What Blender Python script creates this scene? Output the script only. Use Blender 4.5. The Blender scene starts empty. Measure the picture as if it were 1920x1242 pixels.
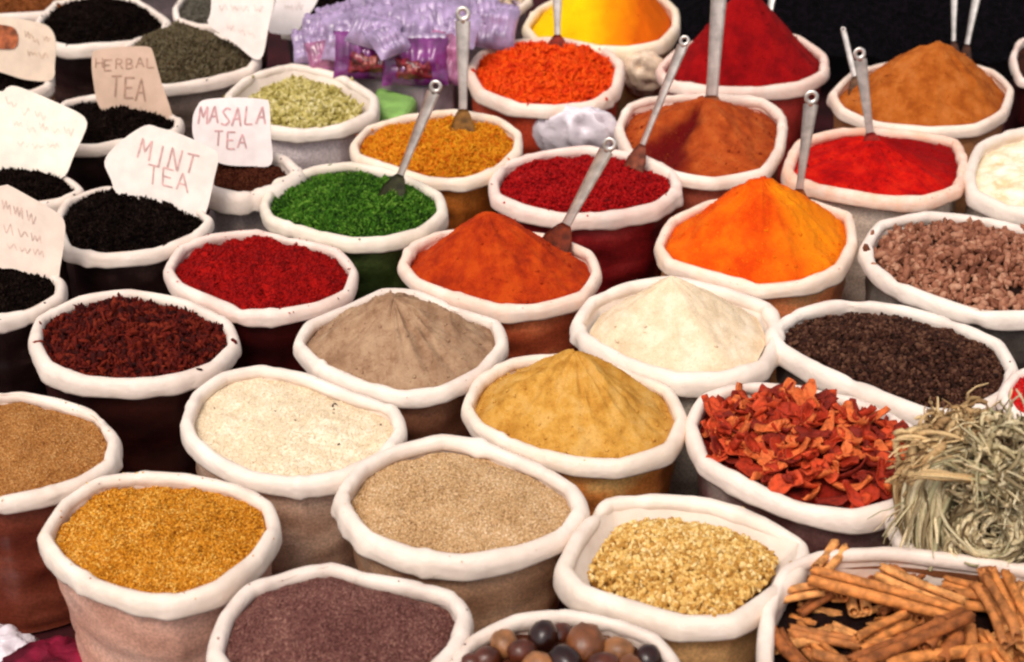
import bpy, math, random
import numpy as np
from mathutils import Vector, Matrix

# ------------------------------------------------------------------ camera, light, exposure
S = bpy.context.scene
F = 3347.0                       # focal length in pixels of the 1920 px wide photograph
PITCH = math.radians(31.0)
RZ = 0.27                        # usual height of the sack mouths
CAM_H = RZ + 1.571
cam_d = bpy.data.cameras.new('camera'); cam = bpy.data.objects.new('camera', cam_d)
S.collection.objects.link(cam); S.camera = cam
cam.location = (0, 0, CAM_H); cam.rotation_euler = (math.pi/2 - PITCH, 0, 0)
cam_d.sensor_width = 36.0; cam_d.lens = 36.0*F/1920; cam_d.clip_end = 200; cam_d.clip_start = 0.05
cam_d.dof.use_dof = True; cam_d.dof.focus_distance = 2.95; cam_d.dof.aperture_fstop = 4.5

W = bpy.data.worlds.new('World'); S.world = W; W.use_nodes = True
nt = W.node_tree; bg = nt.nodes['Background']
sky = nt.nodes.new('ShaderNodeTexSky'); sky.sky_type = 'NISHITA'; sky.sun_disc = False
SUN_EL, SUN_ROT = math.radians(58), math.radians(205)
sky.sun_elevation = SUN_EL; sky.sun_rotation = SUN_ROT; sky.air_density = 1.0; sky.dust_density = 4.0
hs = nt.nodes.new('ShaderNodeHueSaturation'); hs.inputs['Saturation'].default_value = 0.25
nt.links.new(sky.outputs[0], hs.inputs['Color']); nt.links.new(hs.outputs[0], bg.inputs['Color'])
bg.inputs['Strength'].default_value = 0.15
sun_d = bpy.data.lights.new('sun', 'SUN'); sun_d.energy = 1.35; sun_d.angle = math.radians(22); sun_d.color = (1.0, 0.87, 0.74)
sun = bpy.data.objects.new('sun', sun_d); S.collection.objects.link(sun)
sv = Vector((math.sin(SUN_ROT)*math.cos(SUN_EL), math.cos(SUN_ROT)*math.cos(SUN_EL), math.sin(SUN_EL)))
sun.rotation_euler = sv.to_track_quat('Z', 'Y').to_euler()
S.view_settings.view_transform = 'Standard'; S.view_settings.look = 'None'
S.view_settings.exposure = 0.16; S.view_settings.gamma = 1.0; S.view_settings.use_curve_mapping = False
S.cycles.filter_width = 2.3
S.cycles.use_denoising = True

# ------------------------------------------------------------------ helpers
SP, CP = math.sin(PITCH), math.cos(PITCH)
def at(px, py, z=RZ):
    dx = (px-960)/F; dv = (py-621)/F
    d = (dx, CP-dv*SP, -(SP+dv*CP)); t = (z-CAM_H)/d[2]
    return np.array([d[0]*t, d[1]*t, z])
def ray(px, py):
    dx = (px-960)/F; dv = (py-621)/F
    return np.array([dx, CP-dv*SP, -(SP+dv*CP)])
CAMP = np.array([0, 0, CAM_H])
def at_y(px, py, Y):
    d = ray(px, py); return CAMP + d*(Y/d[1])
def on_plane(px, py, P0, N):
    d = ray(px, py); return CAMP + d*(np.dot(P0-CAMP, N)/np.dot(d, N))

def _h(i, j, s):
    n = (i*374761393 + j*668265263 + s*1442695041) & 0xffffffff
    n = ((n ^ (n >> 13))*1274126177) & 0xffffffff
    return ((n ^ (n >> 16)) & 0xffff)/65535.0
def noise(x, y, s=0):
    x = np.asarray(x, float); y = np.asarray(y, float)
    xi = np.floor(x).astype(np.int64); yi = np.floor(y).astype(np.int64)
    fx = x-xi; fy = y-yi; u = fx*fx*(3-2*fx); v = fy*fy*(3-2*fy)
    a = _h(xi, yi, s); b = _h(xi+1, yi, s); c = _h(xi, yi+1, s); d = _h(xi+1, yi+1, s)
    return ((a*(1-u)+b*u)*(1-v) + (c*(1-u)+d*u)*v)*2-1
def fbm(x, y, s=0, o=3):
    r = 0; a = 1; 
    for k in range(o):
        r = r + a*noise(np.asarray(x)*2**k, np.asarray(y)*2**k, s+k*17); a *= 0.5
    return r/1.75

def mesh_obj(name, V, faces, mats, midx=None, smooth=True, rnd=None, parent=None, loc=None):
    me = bpy.data.meshes.new(name)
    me.from_pydata([tuple(v) for v in V] if not isinstance(V, np.ndarray) else V.tolist(), [], faces)
    for m in mats: me.materials.append(m)
    if midx is not None: me.polygons.foreach_set('material_index', np.asarray(midx, np.int32))
    if smooth: me.polygons.foreach_set('use_smooth', np.ones(len(me.polygons), bool))
    if rnd is not None:
        a = me.attributes.new('rnd', 'FLOAT', 'POINT'); a.data.foreach_set('value', np.asarray(rnd, np.float32))
    me.update()
    o = bpy.data.objects.new(name, me); S.collection.objects.link(o)
    if parent: o.parent = parent
    return o
def empty(name, loc):
    o = bpy.data.objects.new(name, None); o.location = loc; S.collection.objects.link(o); o.empty_display_size = .05
    return o
def tag(o, label=None, cat=None, group=None, kind=None):
    if label: o['label'] = label
    if cat: o['category'] = cat
    if group: o['group'] = group
    if kind: o['kind'] = kind
    return o

def grid_faces(nr, nc, closed=True, flip=False, off=0):
    f = []
    for i in range(nr-1):
        for j in range(nc if closed else nc-1):
            a = off+i*nc+j; b = off+i*nc+(j+1) % nc; c = b+nc; d = a+nc
            f.append((a, d, c, b) if flip else (a, b, c, d))
    return f

# ------------------------------------------------------------------ materials
def lin(c):
    return tuple((x/12.92 if x <= .04045 else ((x+.055)/1.055)**2.4) for x in [v/255 for v in c])+(1,)
def newmat(name):
    m = bpy.data.materials.new(name); m.use_nodes = True
    return m, m.node_tree.nodes, m.node_tree.links, m.node_tree.nodes['Principled BSDF']
def ramp(nodes, cols, lo=0.3, hi=0.7):
    r = nodes.new('ShaderNodeValToRGB'); e = r.color_ramp.elements
    n = len(cols)
    while len(e) < n: e.new(0.5)
    for i, c in enumerate(cols):
        e[i].position = lo+(hi-lo)*i/max(1, n-1); e[i].color = c
    return r
def tc(nodes, links, scale=(1, 1, 1)):
    t = nodes.new('ShaderNodeTexCoord'); m = nodes.new('ShaderNodeMapping'); m.inputs['Scale'].default_value = scale
    links.new(t.outputs['Object'], m.inputs['Vector']); return m.outputs[0]
def powder(name, cols, scale=28, bump=.5, fine=900, rough=1.0, second=None):
    m, N, L, b = newmat(name); v = tc(N, L)
    n1 = N.new('ShaderNodeTexNoise'); n1.inputs['Scale'].default_value = scale; n1.inputs['Detail'].default_value = 8; n1.inputs['Roughness'].default_value = .65
    L.new(v, n1.inputs['Vector']); r = ramp(N, [lin(c) for c in cols], .38, .62); L.new(n1.outputs[0], r.inputs[0])
    n2 = N.new('ShaderNodeTexNoise'); n2.inputs['Scale'].default_value = fine; n2.inputs['Detail'].default_value = 3; L.new(v, n2.inputs['Vector'])
    mr = N.new('ShaderNodeMapRange'); mr.inputs[1].default_value = .3; mr.inputs[2].default_value = .7; mr.inputs[3].default_value = .78; mr.inputs[4].default_value = 1.18
    L.new(n2.outputs[0], mr.inputs[0])
    mx = N.new('ShaderNodeMix'); mx.data_type = 'RGBA'; mx.blend_type = 'MULTIPLY'; mx.inputs[0].default_value = 1
    src = r.outputs[0]
    if second:                       # blend to a second colour over one flank, masked by rnd
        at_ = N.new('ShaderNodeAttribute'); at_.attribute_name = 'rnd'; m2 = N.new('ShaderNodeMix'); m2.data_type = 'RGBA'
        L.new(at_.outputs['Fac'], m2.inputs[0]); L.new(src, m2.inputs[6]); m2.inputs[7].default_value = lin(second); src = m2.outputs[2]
    L.new(src, mx.inputs[6]); L.new(mr.outputs[0], mx.inputs[7]); L.new(mx.outputs[2], b.inputs['Base Color'])
    n3 = N.new('ShaderNodeTexNoise'); n3.inputs['Scale'].default_value = fine*.35; n3.inputs['Detail'].default_value = 5; L.new(v, n3.inputs['Vector'])
    bp = N.new('ShaderNodeBump'); bp.inputs['Strength'].default_value = bump; bp.inputs['Distance'].default_value = .004
    L.new(n3.outputs[0], bp.inputs['Height']); L.new(bp.outputs[0], b.inputs['Normal'])
    b.inputs['Roughness'].default_value = rough; b.inputs['Specular IOR Level'].default_value = .15
    return m
def grainmat(name, cols, rough=.75, spec=.1):
    m, N, L, b = newmat(name)
    a = N.new('ShaderNodeAttribute'); a.attribute_name = 'rnd'
    r = ramp(N, [lin(c) for c in cols], 0, 1); L.new(a.outputs['Fac'], r.inputs[0])
    v = tc(N, L); n1 = N.new('ShaderNodeTexNoise'); n1.inputs['Scale'].default_value = 400; L.new(v, n1.inputs['Vector'])
    mr = N.new('ShaderNodeMapRange'); mr.inputs[1].default_value = .3; mr.inputs[2].default_value = .7; mr.inputs[3].default_value = .8; mr.inputs[4].default_value = 1.15
    L.new(n1.outputs[0], mr.inputs[0])
    mx = N.new('ShaderNodeMix'); mx.data_type = 'RGBA'; mx.blend_type = 'MULTIPLY'; mx.inputs[0].default_value = 1
    L.new(r.outputs[0], mx.inputs[6]); L.new(mr.outputs[0], mx.inputs[7]); L.new(mx.outputs[2], b.inputs['Base Color'])
    b.inputs['Roughness'].default_value = rough; b.inputs['Specular IOR Level'].default_value = spec
    return m
def rimmat(name, dust, amt):
    m, N, L, b = newmat(name); v = tc(N, L)
    n1 = N.new('ShaderNodeTexNoise'); n1.inputs['Scale'].default_value = 14; n1.inputs['Detail'].default_value = 6; L.new(v, n1.inputs['Vector'])
    r = ramp(N, [lin((222, 202, 188)), lin((243, 227, 213))], .35, .65); L.new(n1.outputs[0], r.inputs[0])
    n2 = N.new('ShaderNodeTexNoise'); n2.inputs['Scale'].default_value = 22; n2.inputs['Detail'].default_value = 9; n2.inputs['Roughness'].default_value = .7; L.new(v, n2.inputs['Vector'])
    mr = N.new('ShaderNodeMapRange'); mr.inputs[1].default_value = .38; mr.inputs[2].default_value = .75; mr.inputs[3].default_value = amt*.35; mr.inputs[4].default_value = min(.8, amt*1.5); L.new(n2.outputs[0], mr.inputs[0])
    mx = N.new('ShaderNodeMix'); mx.data_type = 'RGBA'; L.new(mr.outputs[0], mx.inputs[0]); L.new(r.outputs[0], mx.inputs[6]); mx.inputs[7].default_value = lin(dust)
    L.new(mx.outputs[2], b.inputs['Base Color'])
    n3 = N.new('ShaderNodeTexNoise'); n3.inputs['Scale'].default_value = 45; n3.inputs['Detail'].default_value = 6; n3.inputs['Distortion'].default_value = 1.2; L.new(v, n3.inputs['Vector'])
    bp = N.new('ShaderNodeBump'); bp.inputs['Strength'].default_value = .25; bp.inputs['Distance'].default_value = .006
    L.new(n3.outputs[0], bp.inputs['Height']); L.new(bp.outputs[0], b.inputs['Normal'])
    b.inputs['Roughness'].default_value = .62; b.inputs['Specular IOR Level'].default_value = .3
    b.inputs['Subsurface Weight'].default_value = .0
    return m
def bodymat(name, cols, gloss=.35):
    # clear film pressed against the spice: speckled contents, wide soft folds, some milky film
    m, N, L, b = newmat(name); v = tc(N, L); vs = tc(N, L, (1, 1, 1.5))
    n1 = N.new('ShaderNodeTexNoise'); n1.inputs['Scale'].default_value = 9; n1.inputs['Detail'].default_value = 4; n1.inputs['Roughness'].default_value = .5; L.new(vs, n1.inputs['Vector'])
    r = ramp(N, [lin(c) for c in cols], .3, .75); L.new(n1.outputs[0], r.inputs[0])
    n2 = N.new('ShaderNodeTexNoise'); n2.inputs['Scale'].default_value = 230; n2.inputs['Detail'].default_value = 2; L.new(v, n2.inputs['Vector'])
    mr = N.new('ShaderNodeMapRange'); mr.inputs[1].default_value = .35; mr.inputs[2].default_value = .65; mr.inputs[3].default_value = .8; mr.inputs[4].default_value = 1.2; L.new(n2.outputs[0], mr.inputs[0])
    mx = N.new('ShaderNodeMix'); mx.data_type = 'RGBA'; mx.blend_type = 'MULTIPLY'; mx.inputs[0].default_value = 1
    L.new(r.outputs[0], mx.inputs[6]); L.new(mr.outputs[0], mx.inputs[7]); L.new(mx.outputs[2], b.inputs['Base Color'])
    n3 = N.new('ShaderNodeTexNoise'); n3.inputs['Scale'].default_value = 6; n3.inputs['Detail'].default_value = 2; n3.inputs['Distortion'].default_value = .5; L.new(vs, n3.inputs['Vector'])
    bp = N.new('ShaderNodeBump'); bp.inputs['Strength'].default_value = .45; bp.inputs['Distance'].default_value = .03
    L.new(n3.outputs[0], bp.inputs['Height']); L.new(bp.outputs[0], b.inputs['Normal'])
    b.inputs['Roughness'].default_value = gloss; b.inputs['Specular IOR Level'].default_value = .5
    return m
def plain(name, col, rough=.5, metal=0, spec=.5, nscale=60, var=.15, bump=.2, bdist=.002):
    m, N, L, b = newmat(name); v = tc(N, L)
    n1 = N.new('ShaderNodeTexNoise'); n1.inputs['Scale'].default_value = nscale; n1.inputs['Detail'].default_value = 5; L.new(v, n1.inputs['Vector'])
    c = lin(col); r = ramp(N, [tuple(x*(1-var) for x in c[:3])+(1,), tuple(min(1, x*(1+var)) for x in c[:3])+(1,)], .35, .65)
    L.new(n1.outputs[0], r.inputs[0]); L.new(r.outputs[0], b.inputs['Base Color'])
    bp = N.new('ShaderNodeBump'); bp.inputs['Strength'].default_value = bump; bp.inputs['Distance'].default_value = bdist
    L.new(n1.outputs[0], bp.inputs['Height']); L.new(bp.outputs[0], b.inputs['Normal'])
    b.inputs['Roughness'].default_value = rough; b.inputs['Metallic'].default_value = metal; b.inputs['Specular IOR Level'].default_value = spec
    return m

# ------------------------------------------------------------------ outlines, grains
def closed_curve(P, n, sharp=0.0):
    P = np.asarray(P, float); m = len(P); out = []
    for i in range(m):
        p0, p1, p2, p3 = P[i-1], P[i], P[(i+1) % m], P[(i+2) % m]
        for k in range(16):
            t = k/16
            cr_ = .5*((2*p1)+(-p0+p2)*t+(2*p0-5*p1+4*p2-p3)*t*t+(-p0+3*p1-3*p2+p3)*t**3)
            out.append(cr_*(1-sharp)+(p1+(p2-p1)*t)*sharp)
    out = np.array(out); d = np.linalg.norm(np.roll(out, -1, 0)-out, axis=1); s = np.concatenate([[0], np.cumsum(d)])
    q = np.vstack([out, out[:1]]); tt = np.linspace(0, s[-1], n, endpoint=False)
    return np.stack([np.interp(tt, s, q[:, k]) for k in range(q.shape[1])], 1)

def ico_like():
    o = np.array([(1, 0, 0), (-1, 0, 0), (0, 1, 0), (0, -1, 0), (0, 0, 1), (0, 0, -1)], float)
    f = [(0, 2, 4), (2, 1, 4), (1, 3, 4), (3, 0, 4), (2, 0, 5), (1, 2, 5), (3, 1, 5), (0, 3, 5)]
    return o, f
def lozenge():
    # 4-sided long grain: 2 tips, two rings
    V = [(-1, 0, 0)]
    for x, r in ((-.55, .8), (.45, .9)):
        for k in range(5):
            a = 2*math.pi*k/5; V.append((x, r*math.cos(a), r*math.sin(a)))
    V.append((1, 0, 0)); f = []
    for k in range(5):
        k2 = (k+1) % 5
        f += [(0, 1+k2, 1+k), (1+k, 1+k2, 6+k2, 6+k), (6+k, 6+k2, 11)]
    return np.array(V, float), f
OCT, LOZ = ico_like(), lozenge()

def scatter(pos, size, kind, rng, jitter=.35, flat=.6, lift=.3):
    """grains at pos (n,3), size=(a,b,c); returns V, faces, rnd"""
    bv, bf = OCT if kind == 'oct' else LOZ
    n = len(pos); s = np.array(size)[None, :]*(1+jitter*(rng.random((n, 3))*2-1))
    s *= (1+jitter*.6*(rng.random((n, 1))*2-1))
    az = rng.random(n)*2*math.pi; ti = rng.normal(0, 1, n)*(1-flat)*1.3; ro = rng.random(n)*2*math.pi
    ca, sa, ct, st, cr, sr = np.cos(az), np.sin(az), np.cos(ti), np.sin(ti), np.cos(ro), np.sin(ro)
    z0 = np.zeros(n); o1 = np.ones(n)
    Rz = np.stack([np.stack([ca, -sa, z0], 1), np.stack([sa, ca, z0], 1), np.stack([z0, z0, o1], 1)], 1)
    Ry = np.stack([np.stack([ct, z0, st], 1), np.stack([z0, o1, z0], 1), np.stack([-st, z0, ct], 1)], 1)
    Rx = np.stack([np.stack([o1, z0, z0], 1), np.stack([z0, cr, -sr], 1), np.stack([z0, sr, cr], 1)], 1)
    R = Rz@Ry@Rx if flat < .95 else Rz@Ry
    v = np.einsum('nij,nkj->nki', R, bv[None]*s[:, None, :])
    p = pos.copy(); p[:, 2] += size[2]*lift*(rng.random(n)*2-.3)
    v = (v+p[:, None, :]).reshape(-1, 3)
    nb = len(bv); faces = []
    for i in range(n):
        o = i*nb
        faces += [tuple(o+k for k in q) for q in bf]
    rnd = np.repeat(rng.random(n), nb)
    return v, faces, rnd

# ------------------------------------------------------------------ the sack
NO = 160
SACKS = {}
def sack(key, pts, label, body, hlabel, heap, dz=0.0, thick=.017, dust=(200, 190, 180), damt=.12, fs=.93, drop=.018,
         ftop=None, seed=None, gloss=.35, height=None, bodyslope=.88, cat='sack', name='spice_sack'):
    thick = thick*.62; drop = drop*.62; fs = fs if fs < .9 else min(.975, fs+.034)
    body = [tuple(min(235, v*1.35+6) for v in c) for c in body] if key in ('paprika','crimson','mixedred','marigold','carrot','deepred','ochre','green','orange') else body
    seed = seed if seed is not None else (sum(ord(c) for c in key)*7) % 1000
    rng = np.random.default_rng(seed); rz = RZ+dz
    C = closed_curve([at(x, y, rz)[:2] for x, y in pts], NO, .6)
    area = .5*np.sum(C[:, 0]*np.roll(C[:, 1], -1)-np.roll(C[:, 0], -1)*C[:, 1])
    if area < 0: C = C[::-1].copy()
    cen = C.mean(0)
    T = np.roll(C, -1, 0)-np.roll(C, 1, 0); T /= np.linalg.norm(T, axis=1)[:, None]
    Nn = np.stack([T[:, 1], -T[:, 0]], 1)
    L = np.linalg.norm(np.roll(C, -1, 0)-C, axis=1).sum(); s = np.arange(NO)/NO; ang = s*2*math.pi
    cx, cy = np.cos(ang)*L/6.28, np.sin(ang)*L/6.28       # seamless noise coordinates
    root = empty(name, (cen[0], cen[1], 0)); tag(root, label, cat, 'open sacks packed side by side on the stall')
    o3 = np.array([cen[0], cen[1], 0])
    # rim: a rolled cuff, lumpy and creased
    prof = closed_curve([(-.62,-.75),(-.86,.15),(-.55,.86),(.05,1.0),(.62,.74),(.98,.1),(1.08,-.8),(1.02,-1.62),(.74,-1.78),(.5,-1.2),(.1,-.9)], 26, .3)
    M = len(prof); V = np.zeros((M, NO, 3))
    wob = fbm(cx*13+seed, cy*13, seed, 3); wob2 = fbm(cx*34+5, cy*34, seed+3, 2)
    zc = rz+.009*fbm(cx*6, cy*6+seed, seed+9, 1)
    hang = 1+.55*fbm(cx*6+9, cy*6, seed+13, 2)
    # pinches: places where the film is gathered into a short fold
    pin = np.zeros(NO); tw = np.zeros(NO)
    for q in range(int(rng.integers(9, 15))):
        c_ = rng.random(); d_ = (s-c_+.5) % 1-.5; wd = rng.uniform(.005, .014); g_ = np.exp(-(d_/wd)**2); pin += rng.uniform(-.3, .26)*g_; tw += rng.normal(0, .5)*g_
    for k in range(M):
        pn, pz = prof[k]
        cr = fbm(cx*24+1.5*pn, cy*24+1.5*pz, seed+31, 3)
        ridge = np.abs(fbm(cx*30+1.2*pn+pz, cy*30+1.5*pz, seed+47, 2))
        r = thick*1.0*(1.02+.17*wob+.02*wob2+.05*cr-.07*ridge+.8*pin*(1 if pz > -.2 else .6))
        hz = r*pz*(hang if pz < -.3 else 1)
        V[k, :, :2] = C+Nn*(r*(pn+.25*tw*pz))[:, None]; V[k, :, 2] = zc+hz
    RIM = V.copy()
    V = V.reshape(-1, 3); F = []
    for k in range(M):
        for j in range(NO):
            a = k*NO+j; b = k*NO+(j+1) % NO; c = ((k+1) % M)*NO+(j+1) % NO; d = ((k+1) % M)*NO+j
            F.append((a, b, c, d))
    # liner between the cuff and the fill
    E = cen+(C-cen)*fs
    ez = rz-drop
    n0 = len(V); rings = []
    for q in range(5):
        t = q/4; P = (C-Nn*thick*.5)*(1-t)+(E+(cen-E)*.02)*t
        z = (rz+thick*.55)*(1-t)+(ez-.012)*t - .006*math.sin(t*math.pi)
        w = fbm(cx*22+q*.6, cy*22, seed+77, 3)*.005*math.sin(math.pi*min(1, t+.15))
        rings.append(np.column_stack([P+Nn*w[:, None], np.full(NO, z)+w]))
    V = np.vstack([V]+rings); F += grid_faces(5, NO, True, False, n0)
    rm = rimmat('rim_'+key, dust, damt)
    mesh_obj('rolled_rim', V-o3, F, [rm], parent=root)
    # body
    K = 16; B = []
    zb = 0.0 if height is None else rz-height
    rad = np.linalg.norm(C-cen, axis=1); rmean = rad.mean(); un = (C-cen)/rad[:, None]
    for k in range(K):
        t = k/(K-1); z = (rz-.012)*(1-t)+zb*t
        sc = .955+.03*math.sin(min(1, t*2)*math.pi)-(1-bodyslope)*t**1.4
        rr = (rad*(1-.5*t)+rmean*.5*t)*sc
        w = fbm(cx*7+seed, cy*7+z*60, seed+5, 3)*.006+fbm(cx*3, cy*3+z*25, seed+8, 2)*.006
        rr = rr+w*math.sin(math.pi*min(1, t*3+.05)/1.0*.5)
        B.append(np.column_stack([cen+un*rr[:, None], np.full(NO, z)]))
    BV = np.vstack(B); BF = grid_faces(K, NO, True, True)
    BF.append(tuple((K-1)*NO+j for j in range(NO)))
    mesh_obj('body', BV-o3, BF, [bodymat('body_'+key, body, gloss)], parent=root)
    # heap
    hp = dict(kind='dome', h=.03, base=None, peak=None, rough=.002, rfreq=40, furrow=0, ffreq=9, grains=None, tip=.08, pw=1.15)
    hp.update(heap)
    pk = at(*hp['base'], ez)[:2] if hp['base'] else cen.copy()
    if hp['peak']:
        # height so that the summit stands where it is seen above its foot
        bx, by = hp['peak']; Y = pk[1]; P = at_y(bx, by, Y); hp['h'] = P[2]-ez; pk = P[:2]
    NT = hp.get('nt', 90)
    def surf(t, th_idx, edge):
        tt = t
        xy = pk+(edge-pk)*tt[:, None]
        if hp['kind'] == 'cone':
            q = np.sqrt(tt**2+hp['tip']**2)-hp['tip']*.6*(1-tt); q = np.clip(q, 0, 1)
            z = hp['h']*(1-q)**hp['pw']/(1-hp['tip']*.4)**hp['pw']
        elif hp['kind'] == 'dome':
            z = hp['h']*(1-tt**2.2)
        else:
            z = hp['h']*(1-tt**6)
        if hp['furrow']:
            fr = 1-np.abs(noise(th_idx*hp['ffreq'], tt*1.3+fbm(xy[:, 0]*12, xy[:, 1]*12, seed)*.6, seed+60))*2
            fr2 = 1-np.abs(noise(th_idx*hp['ffreq']*2.7, tt*2.2+3, seed+66))*2
            z = z+hp['furrow']*(fr+.45*fr2)*np.clip(4*tt*(1-tt), 0, 1)**.8
        if hp.get('stripe'):
            sa_, sw_, sd_ = hp['stripe'][:3]; dd = edge-pk; aa = np.arctan2(dd[:, 1], dd[:, 0]); g_ = np.exp(-(((aa-sa_+math.pi) % (2*math.pi)-math.pi)/sw_)**2)
            z = z-sd_*g_*np.clip(3.5*tt*(1-tt), 0, 1)
        f = hp['rfreq']
        z = z+hp['rough']*fbm(xy[:, 0]*f, xy[:, 1]*f, seed+11, 4)*1.6+.5*hp['rough']*fbm(xy[:, 0]*9+3, xy[:, 1]*9, seed+4, 2)
        return np.column_stack([xy, ez+z])
    ts = np.linspace(0, 1, NT)**.9
    HV = [surf(np.full(NO, t), s*6.2832, E) for t in ts]
    HV = np.vstack(HV); HF = grid_faces(NT, NO, True, False)
    rb = np.full(len(HV), .0)
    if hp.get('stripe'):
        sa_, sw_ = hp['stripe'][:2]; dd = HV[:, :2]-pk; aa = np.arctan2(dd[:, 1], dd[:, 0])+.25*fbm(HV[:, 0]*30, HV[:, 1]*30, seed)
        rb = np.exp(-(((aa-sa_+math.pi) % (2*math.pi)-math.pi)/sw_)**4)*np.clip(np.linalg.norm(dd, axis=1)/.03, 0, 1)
    rndv = [rb]; midx = [0]*len(HF); VV = [HV]; FF = list(HF)
    mats = [hp['mat'] or plain('tmp', (200,120,10))]
    if hp['kind'] == 'cone' and not hp['grains']:
        hp['grains'] = [dict(n=1800, size=(.0014, .0012, .0009), shape='oct', mat=hp['mat'], flat=.5, lift=.1, tp=.8), dict(n=60 if key != 'creamcone' else 12, size=(.0034, .0028, .0024), shape='oct', mat=hp['mat'], flat=.3, lift=.6, tp=.55)]
    if hp['grains']:
        for gi, g in enumerate(hp['grains']):
            n = g['n']; th = rng.random(n); t = np.sqrt(rng.random(n))*g.get('tmax', .985)
            t = t**g.get('tp', 1.0)
            idx = th*NO; i0 = idx.astype(int) % NO; i1 = (i0+1) % NO; fr = (idx-np.floor(idx))[:, None]
            ed = E[i0]*(1-fr)+E[i1]*fr
            pos = surf(t, th*6.2832, ed)
            off = sum(len(v) for v in VV)
            v, f, r = scatter(pos, g['size'], g.get('shape', 'loz'), rng, g.get('jit', .48), g.get('flat', .6), g.get('lift', .4))
            r = np.clip(.8*r+.2*(.5+.9*fbm(v[:, 0]*26, v[:, 1]*26, seed+5, 3)), 0, 1)
            VV.append(v); FF += [tuple(off+k for k in q) for q in f]; rndv.append(r)
            mats.append(g['mat']); midx += [gi+1]*len(f)
    if hp['grains']:
        # crumbs spilled on the near part of the cuff
        n = int(rng.integers(14, 34)) if max(hp['grains'][0]['size']) < .0036 else int(rng.integers(2, 8)); n = 1 if key == 'edgered' else n; jj = rng.integers(0, NO, n); i_top = int(np.argmax(RIM[:, :, 2].mean(1)))
        kk = (i_top+rng.integers(-4, 4, n)) % len(prof); pos = RIM[kk, jj]+rng.normal(0, .0012, (n, 3))*[1, 1, 0]+[0, 0, .0004]
        g = hp['grains'][0]; off = sum(len(v) for v in VV)
        v, f, r = scatter(pos, tuple(x*.8 for x in g['size']), g.get('shape', 'loz'), rng, .5, .6, 0)
        VV.append(v); FF += [tuple(off+k for k in q) for q in f]; rndv.append(r); midx += [1]*len(f)
    V = np.vstack(VV)
    hn, hc = hp.get('name', ('spice_heap', 'spice heap'))
    ho = mesh_obj(hn, V-np.array([cen[0], cen[1], ez]), FF, mats, midx, True, np.concatenate(rndv))
    ho.location = (cen[0], cen[1], ez)
    tag(ho, hlabel, hc, None, 'stuff')
    SACKS[key] = dict(C=C, E=E, cen=cen, ez=ez, rz=rz, surf=surf, rng=rng, pk=pk, root=root)
    return root

def sack_point(key, t, a):
    """a point on the heap in sack key: t 0 peak .. 1 edge, a turn 0..1"""
    d = SACKS[key]; i = int(a*NO) % NO
    return d['surf'](np.array([t]), np.array([a*6.2832]), d['E'][i:i+1])[0]

# ------------------------------------------------------------------ ground
gm = plain('stall_cloth', (52, 14, 18), .9, 0, .2, 9, .5, .4, .01)
gx = np.linspace(-4, 4, 60); gy = np.linspace(-.5, 12, 80)
GX, GY = np.meshgrid(gx, gy); GZ = fbm(GX*4, GY*4, 3)*.004-.006
mesh_obj('ground', np.column_stack([GX.ravel(), GY.ravel(), GZ.ravel()]), grid_faces(80, 60, False), [gm])['kind'] = 'structure'


# ------------------------------------------------------------------ the sacks and their fillings
def P(cols, **k): return powder('powder', cols, **k)
def G(cols, rough=.75, spec=.1): return grainmat('grain', cols, rough, spec)

# -- front rows
sack('turmeric', [(85,1010),(125,950),(190,908),(270,898),(350,902),(440,918),(500,950),(512,995),(480,1050),(410,1108),(330,1135),(260,1130),(180,1100),(115,1055)],
     'milky pink plastic sack with a thick white rolled rim, full of mustard-yellow granules', [(196,142,120),(212,160,138),(222,178,158)],
     'flat fill of mustard-yellow granules inside the milky pink sack',
     dict(kind='dome', h=.022, mat=P([(150,88,20),(196,124,32),(214,150,50)]), name=('granule_heap','granules'), rough=.004,
          grains=[dict(n=20000, size=(.0023,.0018,.0015), shape='oct', lift=.9, mat=G([(124,66,10),(200,126,28),(222,152,44),(244,200,110)]))]), thick=.019, dust=(214,170,110), gloss=.5)
sack('mustard', [(405,1230),(425,1160),(470,1108),(550,1080),(620,1066),(690,1090),(770,1108),(845,1128),(870,1165),(850,1225),(780,1290),(680,1330),(560,1335),(460,1295)],
     'white-rimmed sack full of fine purplish-brown seeds, cut by the bottom of the picture', [(120,80,70),(160,120,105)],
     'heap of fine purplish-brown seeds',
     dict(kind='dome', h=.045, mat=P([(76,42,38),(108,66,60),(126,84,76)]), name=('seed_heap','seeds'), rough=.004,
          grains=[dict(n=30000, size=(.0018,.0015,.0014), shape='oct', mat=G([(64,34,32),(106,64,58),(122,80,72),(170,124,108)]))]), thick=.020, dust=(170,130,120))
sack('nutmeg', [(850,1255),(890,1205),(970,1167),(1060,1157),(1150,1174),(1225,1205),(1262,1250),(1250,1310),(1180,1370),(1060,1400),(940,1375),(870,1320)],
     'white-rimmed sack of whole nutmegs cut by the bottom of the picture', [(120,70,50),(160,110,80)],
     'dark brown spice dust beneath the nutmegs', dict(kind='dome', h=.02, mat=P([(60,26,16),(90,44,26)]), rough=.004), thick=.018, dust=(190,150,120), drop=.03)
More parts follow.
